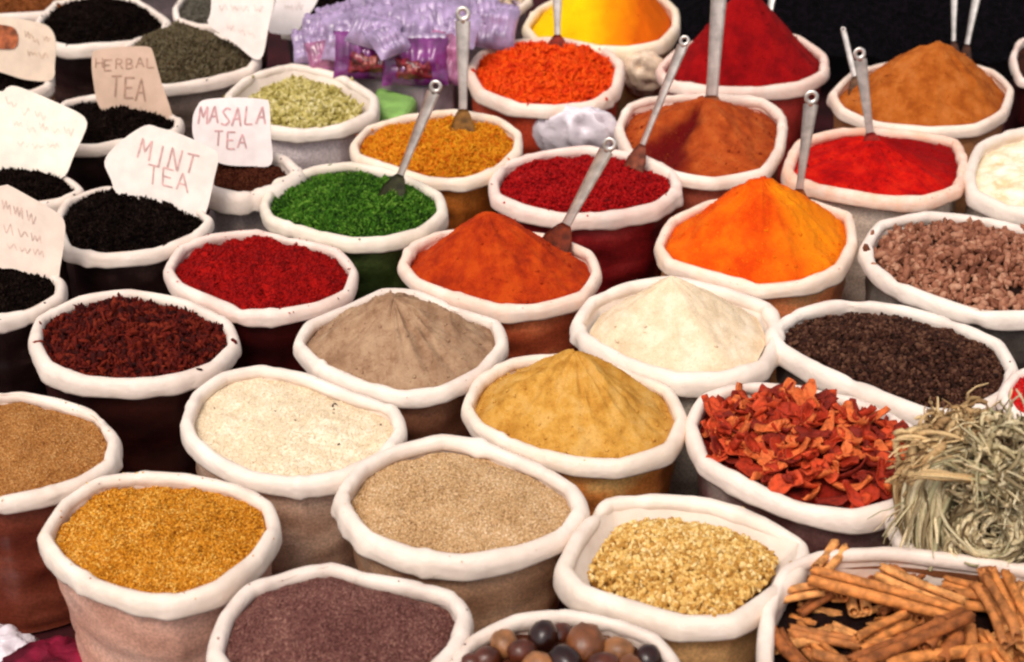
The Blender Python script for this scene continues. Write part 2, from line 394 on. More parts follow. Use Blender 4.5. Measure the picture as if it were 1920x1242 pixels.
sack('lentil', [(1058,1072),(1088,1010),(1140,952),(1230,945),(1330,952),(1430,985),(1502,1025),(1492,1080),(1430,1135),(1370,1172),(1280,1174),(1180,1142),(1090,1112)],
     'white-rimmed sack with a wide white lining round pale golden hulled grain', [(170,118,74),(206,158,104),(150,98,58)],
     'heap of pale golden hulled grain',
     dict(kind='dome', h=.028, mat=P([(84,48,14),(130,84,30)]), name=('grain_heap','grain'), rough=.004,
          grains=[dict(n=4800, size=(.0048,.0034,.0029), mat=G([(146,94,34),(200,150,74),(224,184,110),(244,220,164)]), flat=.25, lift=1.0)]), thick=.021, fs=.80, drop=.022, dust=(214,190,140))
sack('cinnamon', [(1437,1240),(1442,1150),(1475,1078),(1540,1050),(1660,1042),(1800,1055),(1930,1075),(2000,1120),(2030,1200),(2010,1300),(1930,1370),(1800,1410),(1640,1405),(1510,1360),(1455,1300)],
     'large white-rimmed sack packed with loose cinnamon sticks', [(90,50,34),(140,86,54),(180,128,90)],
     'dark brown bark crumbs lying under the cinnamon sticks',
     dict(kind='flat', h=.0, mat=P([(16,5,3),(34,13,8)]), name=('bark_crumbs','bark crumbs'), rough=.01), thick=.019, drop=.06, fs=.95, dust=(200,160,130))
sack('couscous', [(642,935),(680,885),(740,852),(830,834),(920,850),(1010,885),(1070,925),(1088,965),(1050,1010),(970,1038),(870,1055),(770,1042),(690,1010),(652,970)],
     'white-rimmed sack full of fine sandy-beige semolina grains', [(150,106,78),(190,146,114),(214,178,148)],
     'fill of fine sandy-beige semolina grains',
     dict(kind='dome', h=.026, mat=P([(168,128,84),(196,156,108),(208,172,126)]), name=('grain_heap','grain'), rough=.003,
          grains=[dict(n=30000, size=(.0018,.0014,.0013), shape='oct', mat=G([(124,84,48),(198,158,110),(212,174,128),(240,214,180)]))]), thick=.021, dust=(214,190,160))
sack('flour', [(352,800),(370,748),(420,710),(490,697),(570,712),(660,747),(735,775),(750,815),(715,860),(640,895),(560,908),(470,896),(400,862),(362,830)],
     'white-rimmed sack full of cream-white meal with a few dark specks', [(166,120,94),(206,166,140),(224,192,168)],
     'level fill of cream-white meal with a few dark specks',
     dict(kind='dome', h=.016, mat=P([(226,204,170),(236,216,186),(242,226,200)], bump=.3), name=('meal_heap','meal'), rough=.003,
          grains=[dict(n=9000, size=(.0016,.0013,.0011), shape='oct', mat=G([(218,192,154),(236,216,184),(244,230,206)])),
                  dict(n=14, size=(.0032,.002,.0016), mat=G([(96,50,20),(40,20,16)]))]), thick=.019, dust=(236,220,200))
sack('brownseed', [(-150,830),(-110,775),(-40,748),(40,742),(110,758),(180,783),(213,825),(203,870),(150,905),(80,930),(0,948),(-80,938),(-140,890)],
     'reddish-brown plastic sack with a white rolled rim, full of tan-brown granules', [(92,36,22),(112,50,34),(128,66,48)],
     'fill of tan-brown granules in the reddish-brown sack',
     dict(kind='dome', h=.02, mat=P([(136,82,34),(168,110,56),(184,130,76)]), name=('granule_heap','granules'), rough=.003,
          grains=[dict(n=26000, size=(.0019,.0015,.0013), shape='oct', mat=G([(120,66,26),(170,112,56),(186,130,72),(210,164,108)]))]), thick=.017, dust=(220,180,140))
sack('hibiscus', [(68,650),(78,603),(150,567),(245,555),(345,575),(425,610),(438,650),(400,692),(330,718),(250,728),(160,720),(92,695)],
     'dark plastic sack with a white rolled rim, full of crinkled dark red dried petals', [(20,6,6),(44,16,12),(70,30,22)],
     'heap of crinkled dark red dried petals',
     dict(kind='dome', h=.028, mat=P([(46,10,8),(76,20,14)]), name=('petal_heap','dried petals'), rough=.008,
          grains=[dict(n=2900, size=(.0098,.005,.0024), mat=G([(22,5,4),(68,14,9),(98,24,13),(124,44,24)]), flat=.2, jit=.5, lift=1.6)]), thick=.019, dust=(190,140,120))
sack('redpowder', [(317,510),(342,470),(400,447),(480,438),(560,457),(630,475),(662,510),(650,552),(600,578),(520,594),(455,594),(390,563),(337,540)],
     'white-rimmed sack full of lumpy scarlet powder with a dark wine body', [(26,4,6),(56,12,12),(84,24,20)],
     'domed heap of lumpy scarlet powder',
     dict(kind='dome', h=.04, mat=P([(104,4,5),(144,10,8),(166,16,11)], bump=.7), name=('powder_heap','powder'), rough=.009, rfreq=55,
          grains=[dict(n=5000, size=(.003,.0024,.002), shape='oct', mat=G([(98,3,5),(140,8,8),(170,20,14)]), flat=.3)]), thick=.017, dust=(226,140,130), damt=.2)
sack('greycone', [(562,650),(582,615),(650,583),(720,550),(780,553),(860,588),(928,612),(940,650),(900,698),(830,737),(760,748),(680,725),(600,690)],
     'white-rimmed sack with a smooth greyish-brown powder cone', [(90,54,38),(130,84,62),(166,120,94)],
     'furrowed cone of greyish-brown powder',
     dict(kind='cone', base=(742,650), peak=(738,560), mat=P([(140,106,80),(162,128,100),(174,142,112)], bump=.25), furrow=.009, ffreq=3.2, tip=.09, pw=1.0, name=('powder_cone','powder'), rough=.003), thick=.019, dust=(214,196,180), drop=.014)
sack('paprika', [(757,500),(777,465),(830,440),(930,432),(1030,447),(1103,482),(1118,520),(1090,558),(1010,578),(940,580),(850,555),(782,530)],
     'white-rimmed sack with a burnt-orange powder cone and a dark scoop in it', [(70,22,10),(126,54,30),(168,96,60)],
     'tall cone of burnt-orange powder, dark scoop stuck in its side',
     dict(kind='cone', base=(925,500), peak=(915,400), mat=P([(146,38,8),(172,52,10),(186,66,14)], bump=.35), furrow=.006, ffreq=1.6, tip=.12, pw=1.1, name=('powder_cone','powder'), rough=.004), thick=.017, dust=(244,170,120), damt=.3)
sack('creamcone', [(1084,612),(1112,572),(1180,545),(1260,536),(1360,555),(1438,580),(1458,630),(1428,688),(1350,714),(1270,714),(1180,688),(1102,643)],
     'white-rimmed sack with a cream-white powder cone', [(200,186,168),(226,214,200)],
     'smooth cone of cream-white powder',
     dict(kind='cone', base=(1262,612), peak=(1258,522), mat=P([(218,192,158),(228,204,172),(236,216,188)], bump=.2), furrow=.004, ffreq=1.6, tip=.12, pw=1.05, name=('powder_cone','powder'), rough=.003), thick=.022, dust=(246,232,210), fs=.89)
sack('ochre', [(877,765),(900,718),(960,684),(1060,678),(1160,700),(1250,735),(1277,790),(1250,843),(1160,876),(1080,874),(980,845),(902,805)],
     'white-rimmed sack with an ochre-yellow powder cone', [(96,46,18),(146,88,40),(196,150,96)],
     'furrowed cone of ochre-yellow powder',
     dict(kind='cone', base=(1075,765), peak=(1078,662), mat=P([(178,122,46),(200,146,64),(208,160,86)], bump=.35), furrow=.008, ffreq=2.2, tip=.1, pw=1.05, name=('powder_cone','powder'), rough=.004), thick=.018, dust=(236,200,140), damt=.2)
sack('orange', [(1237,462),(1262,415),(1330,385),(1420,377),(1520,382),(1588,410),(1596,460),(1570,508),(1500,533),(1420,540),(1330,518),(1257,495)],
     'white-rimmed sack with a bright orange powder cone', [(120,50,22),(170,100,60),(206,150,104)],
     'tall furrowed cone of bright orange powder',
     dict(kind='cone', base=(1425,455), peak=(1428,338), mat=P([(206,62,2),(222,84,4),(226,104,8)], bump=.4, scale=14, second=(232,130,10)), stripe=(-.25,.8,.004), furrow=.009, ffreq=2.0, tip=.12, pw=1.0, name=('powder_cone','powder'), rough=.005), thick=.017, dust=(250,190,130), damt=.3)
sack('clove', [(1450,625),(1500,592),(1590,577),(1690,587),(1790,615),(1870,648),(1898,695),(1880,743),(1810,778),(1740,781),(1640,745),(1540,700),(1466,656)],
     'white-rimmed sack full of blackish-brown peppery seeds', [(70,50,44),(120,100,92),(170,156,146)],
     'heap of blackish-brown peppery seeds',
     dict(kind='dome', h=.02, mat=P([(16,7,5),(30,14,11)]), name=('seed_heap','seeds'), rough=.003,
          grains=[dict(n=6000, size=(.0043,.0036,.0034), shape='loz', mat=G([(22,9,6),(50,26,18),(70,40,28),(106,72,54)], .7, .1), flat=.3, lift=.9)]), thick=.021, dust=(226,214,206))
sack('pods', [(1624,470),(1652,427),(1740,408),(1850,417),(1960,450),(2020,500),(2010,555),(1950,590),(1850,592),(1760,568),(1680,540),(1634,505)],
     'white-rimmed sack full of brown cardamom-like pods', [(50,40,38),(100,92,84),(150,140,130)],
     'heap of brown cardamom-like pods',
     dict(kind='dome', h=.025, mat=P([(24,11,7),(40,20,13)]), name=('pod_heap','dried pods'), rough=.003,
          grains=[dict(n=1500, size=(.0105,.0062,.0055), mat=G([(84,44,30),(136,84,62),(158,104,80),(190,142,114)], .6), flat=.25, lift=1.3, tmax=.96)]), thick=.020, dust=(226,214,206), fs=.91)
sack('mace', [(1297,800),(1322,752),(1400,730),(1500,732),(1600,757),(1690,800),(1750,850),(1738,910),(1690,948),(1600,968),(1500,953),(1400,913),(1322,868)],
     'white-rimmed sack heaped with curled orange-red dried mace', [(70,30,26),(120,84,80),(180,160,150)],
     'dark red crumbs beneath the curled mace pieces',
     dict(kind='dome', h=.025, mat=P([(90,14,8),(130,28,14)]), name=('mace_crumbs','spice crumbs'), rough=.008), thick=.019, drop=.03, dust=(240,190,170))
# -- middle rows
sack('green', [(497,385),(522,345),(590,323),(660,316),(750,333),(820,368),(828,402),(790,435),(720,456),(660,460),(580,440),(510,415)],
     'white-rimmed sack full of chopped green herb with a spatula in it', [(10,16,6),(30,40,14),(74,82,44)],
     'heap of chopped green herb',
     dict(kind='dome', h=.03, mat=P([(14,30,5),(30,54,10)]), name=('herb_heap','dried herb'), rough=.007,
          grains=[dict(n=8500, size=(.0055,.0026,.0014), mat=G([(14,30,5),(40,76,12),(60,104,20),(108,144,52)]), flat=.3, jit=.5, lift=1.4)]), thick=.018, dust=(206,200,160), damt=.25)
sack('crimson', [(927,345),(952,312),(1020,292),(1100,287),(1200,300),(1260,327),(1268,360),(1228,393),(1150,408),(1060,410),(980,393),(932,373)],
     'crimson-bodied sack with a white rim, full of coarse crimson flakes', [(44,4,6),(92,14,16),(128,40,40)],
     'heap of coarse crimson flakes',
     dict(kind='dome', h=.032, mat=P([(96,2,6),(132,4,8)]), name=('flake_heap','spice flakes'), rough=.007,
          grains=[dict(n=7000, size=(.0042,.003,.0018), mat=G([(92,2,5),(140,5,9),(164,10,12),(176,28,26)]), flat=.3, jit=.5, lift=1.2)]), thick=.018, dust=(244,170,160), damt=.25, gloss=.28)
sack('marigold', [(665,275),(692,242),(762,224),(850,215),(930,230),(970,257),(968,290),(930,323),(870,343),(800,340),(722,318),(672,298)],
     'white-rimmed sack full of golden-orange petal shreds', [(60,24,8),(130,70,24),(176,110,50)],
     'heap of golden-orange petal shreds',
     dict(kind='dome', h=.03, mat=P([(168,92,10),(196,120,20)]), name=('shred_heap','petal shreds'), rough=.009,
          grains=[dict(n=4500, size=(.007,.003,.0016), mat=G([(176,70,6),(206,124,14),(214,146,30),(204,90,10)]), flat=.3, jit=.5, lift=1.2)]), thick=.017, dust=(240,200,140), damt=.3)
sack('mixedred', [(1162,240),(1182,202),(1240,187),(1340,185),(1428,194),(1466,225),(1460,280),(1428,323),(1340,340),(1260,328),(1182,290)],
     'white-rimmed sack with a cleft rust-orange powder cone', [(110,40,26),(150,80,60)],
     'cleft cone of rust-orange powder, dark red on one flank',
     dict(kind='cone', base=(1322,262), peak=(1322,188), mat=P([(150,58,18),(168,70,24),(178,84,34)], bump=.35, second=(98,8,6)), stripe=(-2.3,.42,.034), furrow=.006, ffreq=1.3, tip=.12, pw=1.0, name=('powder_cone','powder'), rough=.004,  # dark red second colour follows the cleft
        ), thick=.018, dust=(244,190,160), damt=.25, drop=.03)
sack('redlow', [(1478,320),(1500,272),(1580,250),(1700,252),(1790,267),(1806,310),(1792,358),(1730,378),(1640,376),(1550,360),(1490,340)],
     'broad white-rimmed sack full of vivid red powder, its rim stained orange', [(214,190,170),(236,216,200)],
     'low peaked heap of vivid red powder',
     dict(kind='cone', base=(1640,300), peak=(1640,262), mat=P([(150,3,3),(182,10,4),(200,26,8)], bump=.35, second=(136,3,5)), stripe=(.1,.9,.008), furrow=.004, tip=.15, pw=.8, name=('powder_cone','powder'), rough=.003), thick=.019, dust=(240,160,110), damt=.55)  # second colour makes one side a darker red
sack('whiteflour', [(1818,330),(1838,282),(1890,257),(1990,240),(2080,270),(2120,330),(2080,390),(1980,408),(1885,398),(1828,370)],
     'tall-rimmed creamy white sack of pale flour, cut by the edge of the picture', [(220,206,186),(236,226,212)],
     'pale ivory flour',
     dict(kind='dome', h=.02, mat=P([(224,196,150),(240,222,190),(246,234,214)], bump=.2), name=('flour_heap','flour'), rough=.004), thick=.02, dust=(236,220,196))
sack('edgered', [(1882,740),(1905,707),(1970,685),(2060,692),(2120,740),(2080,798),(1980,806),(1904,776)],
     'sack of bright red berries, only its white rim corner in view', [(150,110,100),(190,160,150)],
     'small bright red dried berries',
     dict(kind='dome', h=.02, mat=P([(140,6,8),(170,16,14)]), name=('berry_heap','dried berries'), rough=.004,
          grains=[dict(n=1800, size=(.006,.006,.006), shape='loz', mat=G([(150,6,10),(190,20,20),(210,50,40)], .35), flat=.4)]), thick=.014, dust=(240,180,170), dz=.03)
# -- back rows
sack('carrot', [(882,140),(902,107),(960,87),(1050,82),(1130,97),(1162,127),(1152,170),(1110,198),(1040,211),(970,206),(902,178)],
     'white-rimmed sack heaped with bright orange-red shreds', [(120,30,16),(176,70,44)],
     'heap of bright orange-red shreds',
     dict(kind='dome', h=.045, mat=P([(190,46,6),(214,62,10)]), name=('shred_heap','spice shreds'), rough=.01,
          grains=[dict(n=3200, size=(.009,.0045,.0028), mat=G([(190,34,6),(220,64,8),(232,84,14),(204,48,20)]), flat=.25, jit=.5, lift=1.3)]), thick=.019, dust=(250,180,140), damt=.3)
sack('yellow', [(987,55),(1012,20),(1080,-12),(1160,-22),(1230,-5),(1264,25),(1266,52),(1238,83),(1180,98),(1090,96),(1012,85)],
     'white-rimmed sack with a yellow and orange powder mound at the back', [(170,120,60),(206,170,120)],
     'mound of powder shading from yellow to deep orange',
     dict(kind='cone', base=(1140,40), peak=(1150,-70), mat=None, tip=.2, pw=.9, name=('powder_cone','powder'), rough=.003), thick=.018, dust=(250,220,150), damt=.35)
sack('deepred', [(1238,132),(1272,97),(1330,72),(1420,62),(1498,77),(1543,107),(1543,140),(1500,163),(1420,173),(1330,173),(1262,160)],
     'white-rimmed sack with a very tall deep red powder cone', [(90,14,14),(150,50,44)],
     'very tall smooth cone of deep red powder',
     dict(kind='cone', base=(1398,118), peak=(1398,-25), mat=P([(116,2,6),(136,4,8),(148,8,10)], bump=.15), tip=.09, pw=1.05, name=('powder_cone','powder'), rough=.002), thick=.018, dust=(240,160,140), damt=.35)
sack('brownhill', [(1562,182),(1602,143),(1680,118),(1780,115),(1860,137),(1893,172),(1880,213),(1830,238),(1740,243),(1640,233),(1580,210)],
     'white-rimmed sack with a broad caramel-brown powder cone', [(150,90,50),(196,140,96)],
     'broad cone of caramel-brown powder',
     dict(kind='cone', base=(1758,182), peak=(1758,82), mat=P([(146,70,18),(168,88,28),(180,102,44)], bump=.35), furrow=.007, ffreq=1.6, tip=.12, pw=.95, name=('powder_cone','powder'), rough=.004), thick=.015, dust=(230,180,140), damt=.3)
sack('fennel', [(430,187),(474,149),(550,129),(640,147),(700,187),(696,218),(640,243),(560,253),(480,238),(434,215)],
     'all-white opaque sack half full of pale green fennel pods', [(220,202,202),(234,220,218)],
     'pale green fennel pods lying low inside the white sack',
     dict(kind='dome', h=.02, mat=P([(120,108,50),(160,144,80)]), name=('pod_heap','dried pods'), rough=.005,
          grains=[dict(n=2200, size=(.0085,.0038,.0034), mat=G([(120,104,40),(172,156,84),(196,180,112),(222,208,160)]), flat=.4, lift=1.0)]), thick=.02, fs=.83, drop=.03, dust=(226,222,200), gloss=.5)
sack('yellowback', [(1900,110),(1915,80),(1990,60),(2080,75),(2120,110),(2080,150),(1990,165),(1915,150)],
     'dark sack with a narrow pinkish rim at the far edge of the stall', [(40,10,12),(70,24,22)],
     'dark brown spice at the far edge of the stall', dict(kind='dome', h=.02, mat=P([(40,16,10),(60,26,16)])), thick=.013, dust=(220,160,150), damt=.3)

# yellow that turns orange: two powders poured side by side
m, N, L, b = newmat('two_tone_powder')
v = tc(N, L); sx = N.new('ShaderNodeSeparateXYZ'); L.new(v, sx.inputs[0])
n1 = N.new('ShaderNodeTexNoise'); n1.inputs['Scale'].default_value = 18; L.new(v, n1.inputs['Vector'])
ad = N.new('ShaderNodeMath'); ad.operation = 'MULTIPLY_ADD'; ad.inputs[1].default_value = .08; L.new(n1.outputs[0], ad.inputs[0]); L.new(sx.outputs[0], ad.inputs[2])
mr = N.new('ShaderNodeMapRange'); mr.inputs[1].default_value = -.02; mr.inputs[2].default_value = .12; L.new(ad.outputs[0], mr.inputs[0])
r = ramp(N, [lin((240,190,10)), lin((232,140,6)), lin((206,92,8))], 0, 1); L.new(mr.outputs[0], r.inputs[0]); L.new(r.outputs[0], b.inputs['Base Color'])
b.inputs['Roughness'].default_value = 1; b.inputs['Specular IOR Level'].default_value = .1
for o in S.objects:
    if o.type == 'MESH' and o.name.startswith('powder_cone') and o.get('label', '').startswith('mound of powder shading'):
        o.data.materials.clear(); o.data.materials.append(m)

# -- the tea corner
TEA = [(5,2,2),(12,6,4),(20,12,9),(38,27,22)]
def tea(key, pts, label, hlabel, cols=TEA, h=.03, n=5200, dz=0, size=(.0065,.0022,.0018), base=[(5,2,2),(12,6,5)], body=[(14,6,6),(34,18,16),(84,60,54)], thick=.017, fs=.93, drop=.018, **k):
    return sack(key, pts, label, body, hlabel, dict(kind='dome', h=h, mat=P(base), name=('tea_leaf_heap','tea leaves'), rough=.007,
        grains=[dict(n=n, size=size, mat=G(cols, .9, .03), flat=.3, jit=.5, lift=1.4)]), dz=dz, thick=thick, fs=fs, drop=drop, dust=(200,180,170), cat='sack', name='tea_sack', **k)
tea('tea5', [(108,420),(130,382),(200,357),(280,362),(350,387),(392,420),(365,448),(290,474),(200,482),(130,470)], 'white-rimmed sack of black tea that the mint sign stands behind', 'domed heap of black tea in front of the mint sign', h=.05)
tea('tea6', [(-120,550),(-60,503),(0,492),(60,502),(112,530),(108,558),(60,586),(0,602),(-80,598)], 'white-rimmed sack of black tea under the faded pink card', 'black tea under the faded pink card', h=.03)
tea('tea4', [(-70,345),(-10,312),(60,318),(125,338),(150,358),(115,376),(40,388),(-40,385)], 'sack of black tea below the biggest white card', 'black tea below the biggest white card', h=.03, thick=.014)
tea('tea3', [(95,228),(125,198),(190,187),(270,203),(335,228),(325,252),(260,264),(180,280),(115,275)], 'sack of black tea in front of the tan card', 'black tea leaves at the foot of the tan card', h=.03)
tea('tea1', [(72,45),(105,10),(180,-5),(255,5),(312,45),(295,75),(210,90),(130,95),(85,78)], 'sack of black tea heaped high at the far back of the tea corner', 'high heap of black tea at the far back', h=.045)
tea('tea2', [(215,120),(255,80),(320,58),(400,68),(480,108),(468,136),(400,152),(310,166),(240,155)], 'white-rimmed sack heaped with greyish-green dried herb', 'heap of greyish-green dried herb',
    cols=[(50,40,24),(86,74,52),(108,98,76),(70,44,26)], base=[(44,34,22),(72,60,42)], h=.07, body=[(90,74,62),(150,130,120)])
tea('tea7', [(385,320),(405,292),(470,288),(535,305),(560,335),(520,358),(450,372),(395,360)], 'milky white sack of dark brown masala under the pink-lettered card', 'dark brown masala under the pink-lettered card',
    cols=[(40,16,10),(64,28,18),(90,48,30)], base=[(40,14,8),(60,26,14)], h=.01, body=[(150,130,124),(206,190,184)], thick=.022, fs=.86, size=(.003,.002,.0016))
tea('tea8', [(-110,140),(-30,112),(40,118),(92,142),(88,165),(50,180),(-30,188),(-100,175)], 'milky sack of black tea below the card with the orange picture', 'black tea below the card with the orange picture', body=[(180,168,166),(214,204,200)], h=.02, fs=.86)
tea('tea9', [(535,62),(560,15),(640,-15),(700,-2),(702,28),(650,45),(600,62)], 'sack of black tea behind the two tall white cards', 'black tea behind the two tall white cards', h=.03, body=[(60,50,46),(120,100,100)])
tea('tea10', [(-60,-5),(0,-30),(90,-35),(150,-15),(140,15),(80,30),(0,35),(-50,25)], 'sack with a pinkish rim holding rust-brown powder at the top corner', 'rust-brown powder at the top corner',
    cols=[(96,50,22),(120,66,30)], base=[(96,50,20),(124,68,32)], size=(.002,.002,.0015), n=1500, h=.03, body=[(90,60,40),(140,100,80)])
tea('tea11', [(330,20),(350,-5),(420,-15),(490,0),(500,30),(440,48),(370,50),(335,40)], 'pale sack of grey herb behind the greyish-green heap', 'grey herb behind the greyish-green heap',
    cols=[(70,64,54),(110,104,92)], base=[(60,52,44),(90,80,70)], h=.02, n=2000, thick=.013)
tea('tea12', [(30,-60),(80,-85),(200,-100),(320,-70),(340,-40),(250,-15),(140,-10),(60,-25)], 'milky sack standing behind the far heap of black tea', 'tea behind the far heap', h=.01, n=600, body=[(190,160,158),(226,206,200)])

sack('grass', [(1672,975),(1680,915),(1740,868),(1850,850),(1960,860),(2060,900),(2080,980),(1960,1035),(1840,1042),(1740,1035),(1690,1020)],
     'white plastic sack holding folded bundles of dried grass', [(200,190,186),(226,220,214)],
     'broken bits of dried grass at the bottom of the bundles', dict(kind='dome', h=.02, mat=P([(60,54,30),(110,100,64)]), name=('grass_litter','grass bits'), rough=.006), thick=.013, drop=.03, dust=(220,214,196))
sack('backcream', [(716,0),(760,-32),(860,-46),(960,-32),(992,2),(950,30),(850,36),(770,28)],
     'sack of cream and lilac dried flowers behind the purple sachets', [(150,130,140),(190,170,176)],
     'heap of cream and lilac dried flowers',
     dict(kind='dome', h=.05, mat=P([(150,130,120),(190,170,150)]), name=('flower_heap','dried flowers'), rough=.01,
          grains=[dict(n=1500, size=(.012,.008,.004), mat=G([(160,120,140),(200,176,150),(222,204,170),(170,150,190),(120,80,70)]), flat=.2, lift=1.4, jit=.5)]), thick=.014, dust=(220,200,190))

# ------------------------------------------------------------------ curled mace pieces
rng = np.random.default_rng(5); random.seed(5)
mace_m = [plain('mace', c, .7, 0, .2, 120, .35, .5) for c in ((186,66,32),(160,46,22),(204,100,50),(122,32,18))]
def mace_mesh(sd, mat):
    r = np.random.default_rng(sd); n, w = 12, 5
    L_, Wd, curl, cup = r.uniform(.040,.066), r.uniform(.013,.024), r.uniform(.5,2.3), r.uniform(.3,1.6)
    V = []
    for side in (0, 1):
        for i in range(n):
            t = i/(n-1); a = curl*(t-.5); R = L_/curl
            c = np.array([R*math.sin(a), 0, R*(1-math.cos(a))]); nrm = np.array([-math.sin(a), 0, math.cos(a)])
            ww = Wd*(math.sin(math.pi*(t*.8+.1))**.35)*(1+.25*math.sin(t*9+sd))
            for j in range(w):
                u = j/(w-1)*2-1
                p = c+np.array([0, u*ww*.5, 0])+nrm*(cup*.004*u*u+.0012*math.sin(7*t+3*u+sd))
                V.append(p-nrm*(.0040*side*(1-.6*abs(u))))
    F_ = []
    o = n*w
    for i in range(n-1):
        for j in range(w-1):
            a = i*w+j; q = (a, a+1, a+w+1, a+w); F_.append(q); F_.append(tuple(o+x for x in q[::-1]))
    for i in range(n-1):
        for j in (0, w-1):
            a = i*w+j; q = (a, a+w, o+a+w, o+a); F_.append(q if j == 0 else q[::-1])
    for j in range(w-1):
        F_.append((j+1, j, o+j, o+j+1)); a = (n-1)*w+j; F_.append((a, a+1, o+a+1, o+a))
    return V, F_
protos = []
for k in range(16):
    V_, F_ = mace_mesh(k, None); protos.append(mesh_obj('mace_piece', V_, F_, [mace_m[k % 4]]))
def place(o, p, e, sc=1.0):
    o.location = p; o.rotation_euler = e; o.scale = (sc, sc, sc)
k = 0
for i in range(250):
    src = protos[(i*7) % 16] if i >= 16 else protos[i]; o = src if i < 16 else src.copy()
    if i >= 16: S.collection.objects.link(o)
    t = rng.random()**.45*.89; p = sack_point('mace', t, rng.random())
    lay = i/250
    place(o, (p[0], p[1], p[2]+.008+.014*lay*(1-t**3)+rng.random()*.010), (rng.normal(0,.42), rng.normal(0,.38), rng.random()*6.28), rng.uniform(.8,1.2))
    tag(o, 'curled orange-red mace piece in the white-rimmed sack beside the grass bundles', 'dried spice', 'curled mace pieces')

# ------------------------------------------------------------------ cinnamon sticks
cin_m = [plain('cinnamon', c, .7, 0, .25, 70, .45, .6) for c in ((190,118,60),(206,140,80),(146,82,40),(174,108,58))]
def cinnamon_mesh(R, Ln, sd):
    r = np.random.default_rng(sd); prof = []
    tu = r.uniform(5.0, 7.2)
    for k in range(26):
        f = k/25; a = -math.pi/2+tu*f; rr = R*(1-.6*f); prof.append((R*.92-0+rr*math.cos(a)*1.0, rr*math.sin(a)+0*f))
    left = [(-x, y) for x, y in prof][::-1]
    base = [(-R*.4, -R*1.0), (R*.4, -R*1.0)]
    line = np.array(left+prof); th = .0011
    d = np.gradient(line, axis=0); d /= np.linalg.norm(d, axis=1)[:, None]+1e-9; nn = np.stack([-d[:, 1], d[:, 0]], 1)
    A, B = line+nn*th, line-nn*th; m = len(line); K = 9; V = []
    b1, b2 = r.normal(0, .0016), r.normal(0, .0014)
    for k in range(K):
        t = k/(K-1); y = (t-.5)*Ln; off = np.array([b1*math.sin(math.pi*t), b2*math.sin(math.pi*t)]); sc = 1+.06*math.sin(5*t+sd)
        jag = .003*noise(np.arange(m)*.7, np.full(m, sd*1.0), sd) if k in (0, K-1) else np.zeros(m)
        for arr in (A, B):
            for q in range(m): V.append((arr[q, 0]*sc+off[0], y+jag[q], arr[q, 1]*sc+off[1]))
    F_ = []
    for k in range(K-1):
        o = k*2*m; o2 = o+2*m
        for q in range(m-1):
            F_.append((o+q, o+q+1, o2+q+1, o2+q)); F_.append((o+m+q+1, o+m+q, o2+m+q, o2+m+q+1))
        F_.append((o+m, o, o2, o2+m)); F_.append((o+m-1, o+2*m-1, o2+2*m-1, o2+m-1))
    for o, fl in ((0, 0), ((K-1)*2*m, 1)):
        for q in range(m-1):
            f_ = (o+q, o+m+q, o+m+q+1, o+q+1); F_.append(f_[::-1] if fl else f_)
    return V, F_
ci = 0
def stick(A, B, R=.007, lab='cinnamon stick in the loose tangle filling the large front sack'):
    global ci
    A, B = Vector(A), Vector(B); d = B-A; V_, F_ = cinnamon_mesh(R, d.length, ci)
    o = mesh_obj('cinnamon_stick', V_, F_, [cin_m[ci % 4]]); ci += 1
    q = d.to_track_quat('Y', 'Z'); o.rotation_mode = 'QUATERNION'
    from mathutils import Quaternion
    o.rotation_quaternion = q @ Quaternion((0, 1, 0), random.uniform(-.7, .7)); o.location = (A+B)/2
    tag(o, lab, 'cinnamon stick', 'loose cinnamon sticks')
    return o
def tp(a, za, b, zb, R=.007, **k): return stick(at(a[0], a[1], za), at(b[0], b[1], zb), R, **k)
z = RZ
tp((1520,1078),z+.024,(1800,1152),z+.018,.0085, lab='longest cinnamon stick lying across the top of the pile')
tp((1648,1072),z+.012,(1806,1136),z+.010,.0075, lab='cinnamon stick lying just behind the longest one')
tp((1815,1150),z+.030,(1600,1242),z+.020,.0085, lab='cinnamon stick slanting from the tip of the longest one to the bottom edge')
tp((1838,1090),z+.010,(1896,1202),z+.012,.0085, lab='steeply slanting cinnamon stick, the inner of the parallel pair')
tp((1874,1076),z+.016,(1922,1180),z+.010,.008, lab='steeply slanting cinnamon stick, the outer of the parallel pair')
tp((1455,1122),z-.006,(1545,1104),z+.004,.0055, lab='thin cinnamon stick bridging the dark hollow at the near corner')
tp((1455,1180),z-.010,(1512,1250),z-.004,.008, lab='cinnamon stick lowest at the near side of the rim')
tp((1480,1182),z-.020,(1615,1207),z-.010,.006, lab='thin cinnamon stick along the lower edge of the dark hollow')
tp((1611,1208),z-.006,(1705,1160),z+.004,.0075, lab='cinnamon stick rising from the dark hollow toward the middle')
tp((1540,1068),z+.006,(1576,1022),z+.012,.0075, lab='cinnamon stub poking up above the far rim')
tp((1750,1228),z+.010,(1782,1180),z+.016,.013, lab='short thick cinnamon stick standing out near the bottom edge')
tp((1855,1100),z-.01,(1850,1066),z+.014,.007, lab='short cinnamon stub upright by the far rim')
tp((1573,1119),z-.012,(1560,1060),z-.05,.0075, lab='first curled cinnamon end facing out of the dark hollow, beside the thin stick'); tp((1613,1146),z-.016,(1618,1080),z-.05,.0085, lab='largest curled cinnamon end facing out of the dark hollow'); tp((1640,1121),z-.008,(1650,1060),z-.05,.007, lab='curled cinnamon end right under the longest stick'); tp((1713,1160),z-.002,(1700,1090),z-.04,.0075, lab='curled cinnamon end beside the stick rising from the hollow')
tp((1650,1240),z+.006,(1860,1215),z-.006,.009); tp((1450,1215),z-.02,(1570,1180),z-.03,.007); tp((1500,1150),z-.03,(1560,1112),z-.012,.005)
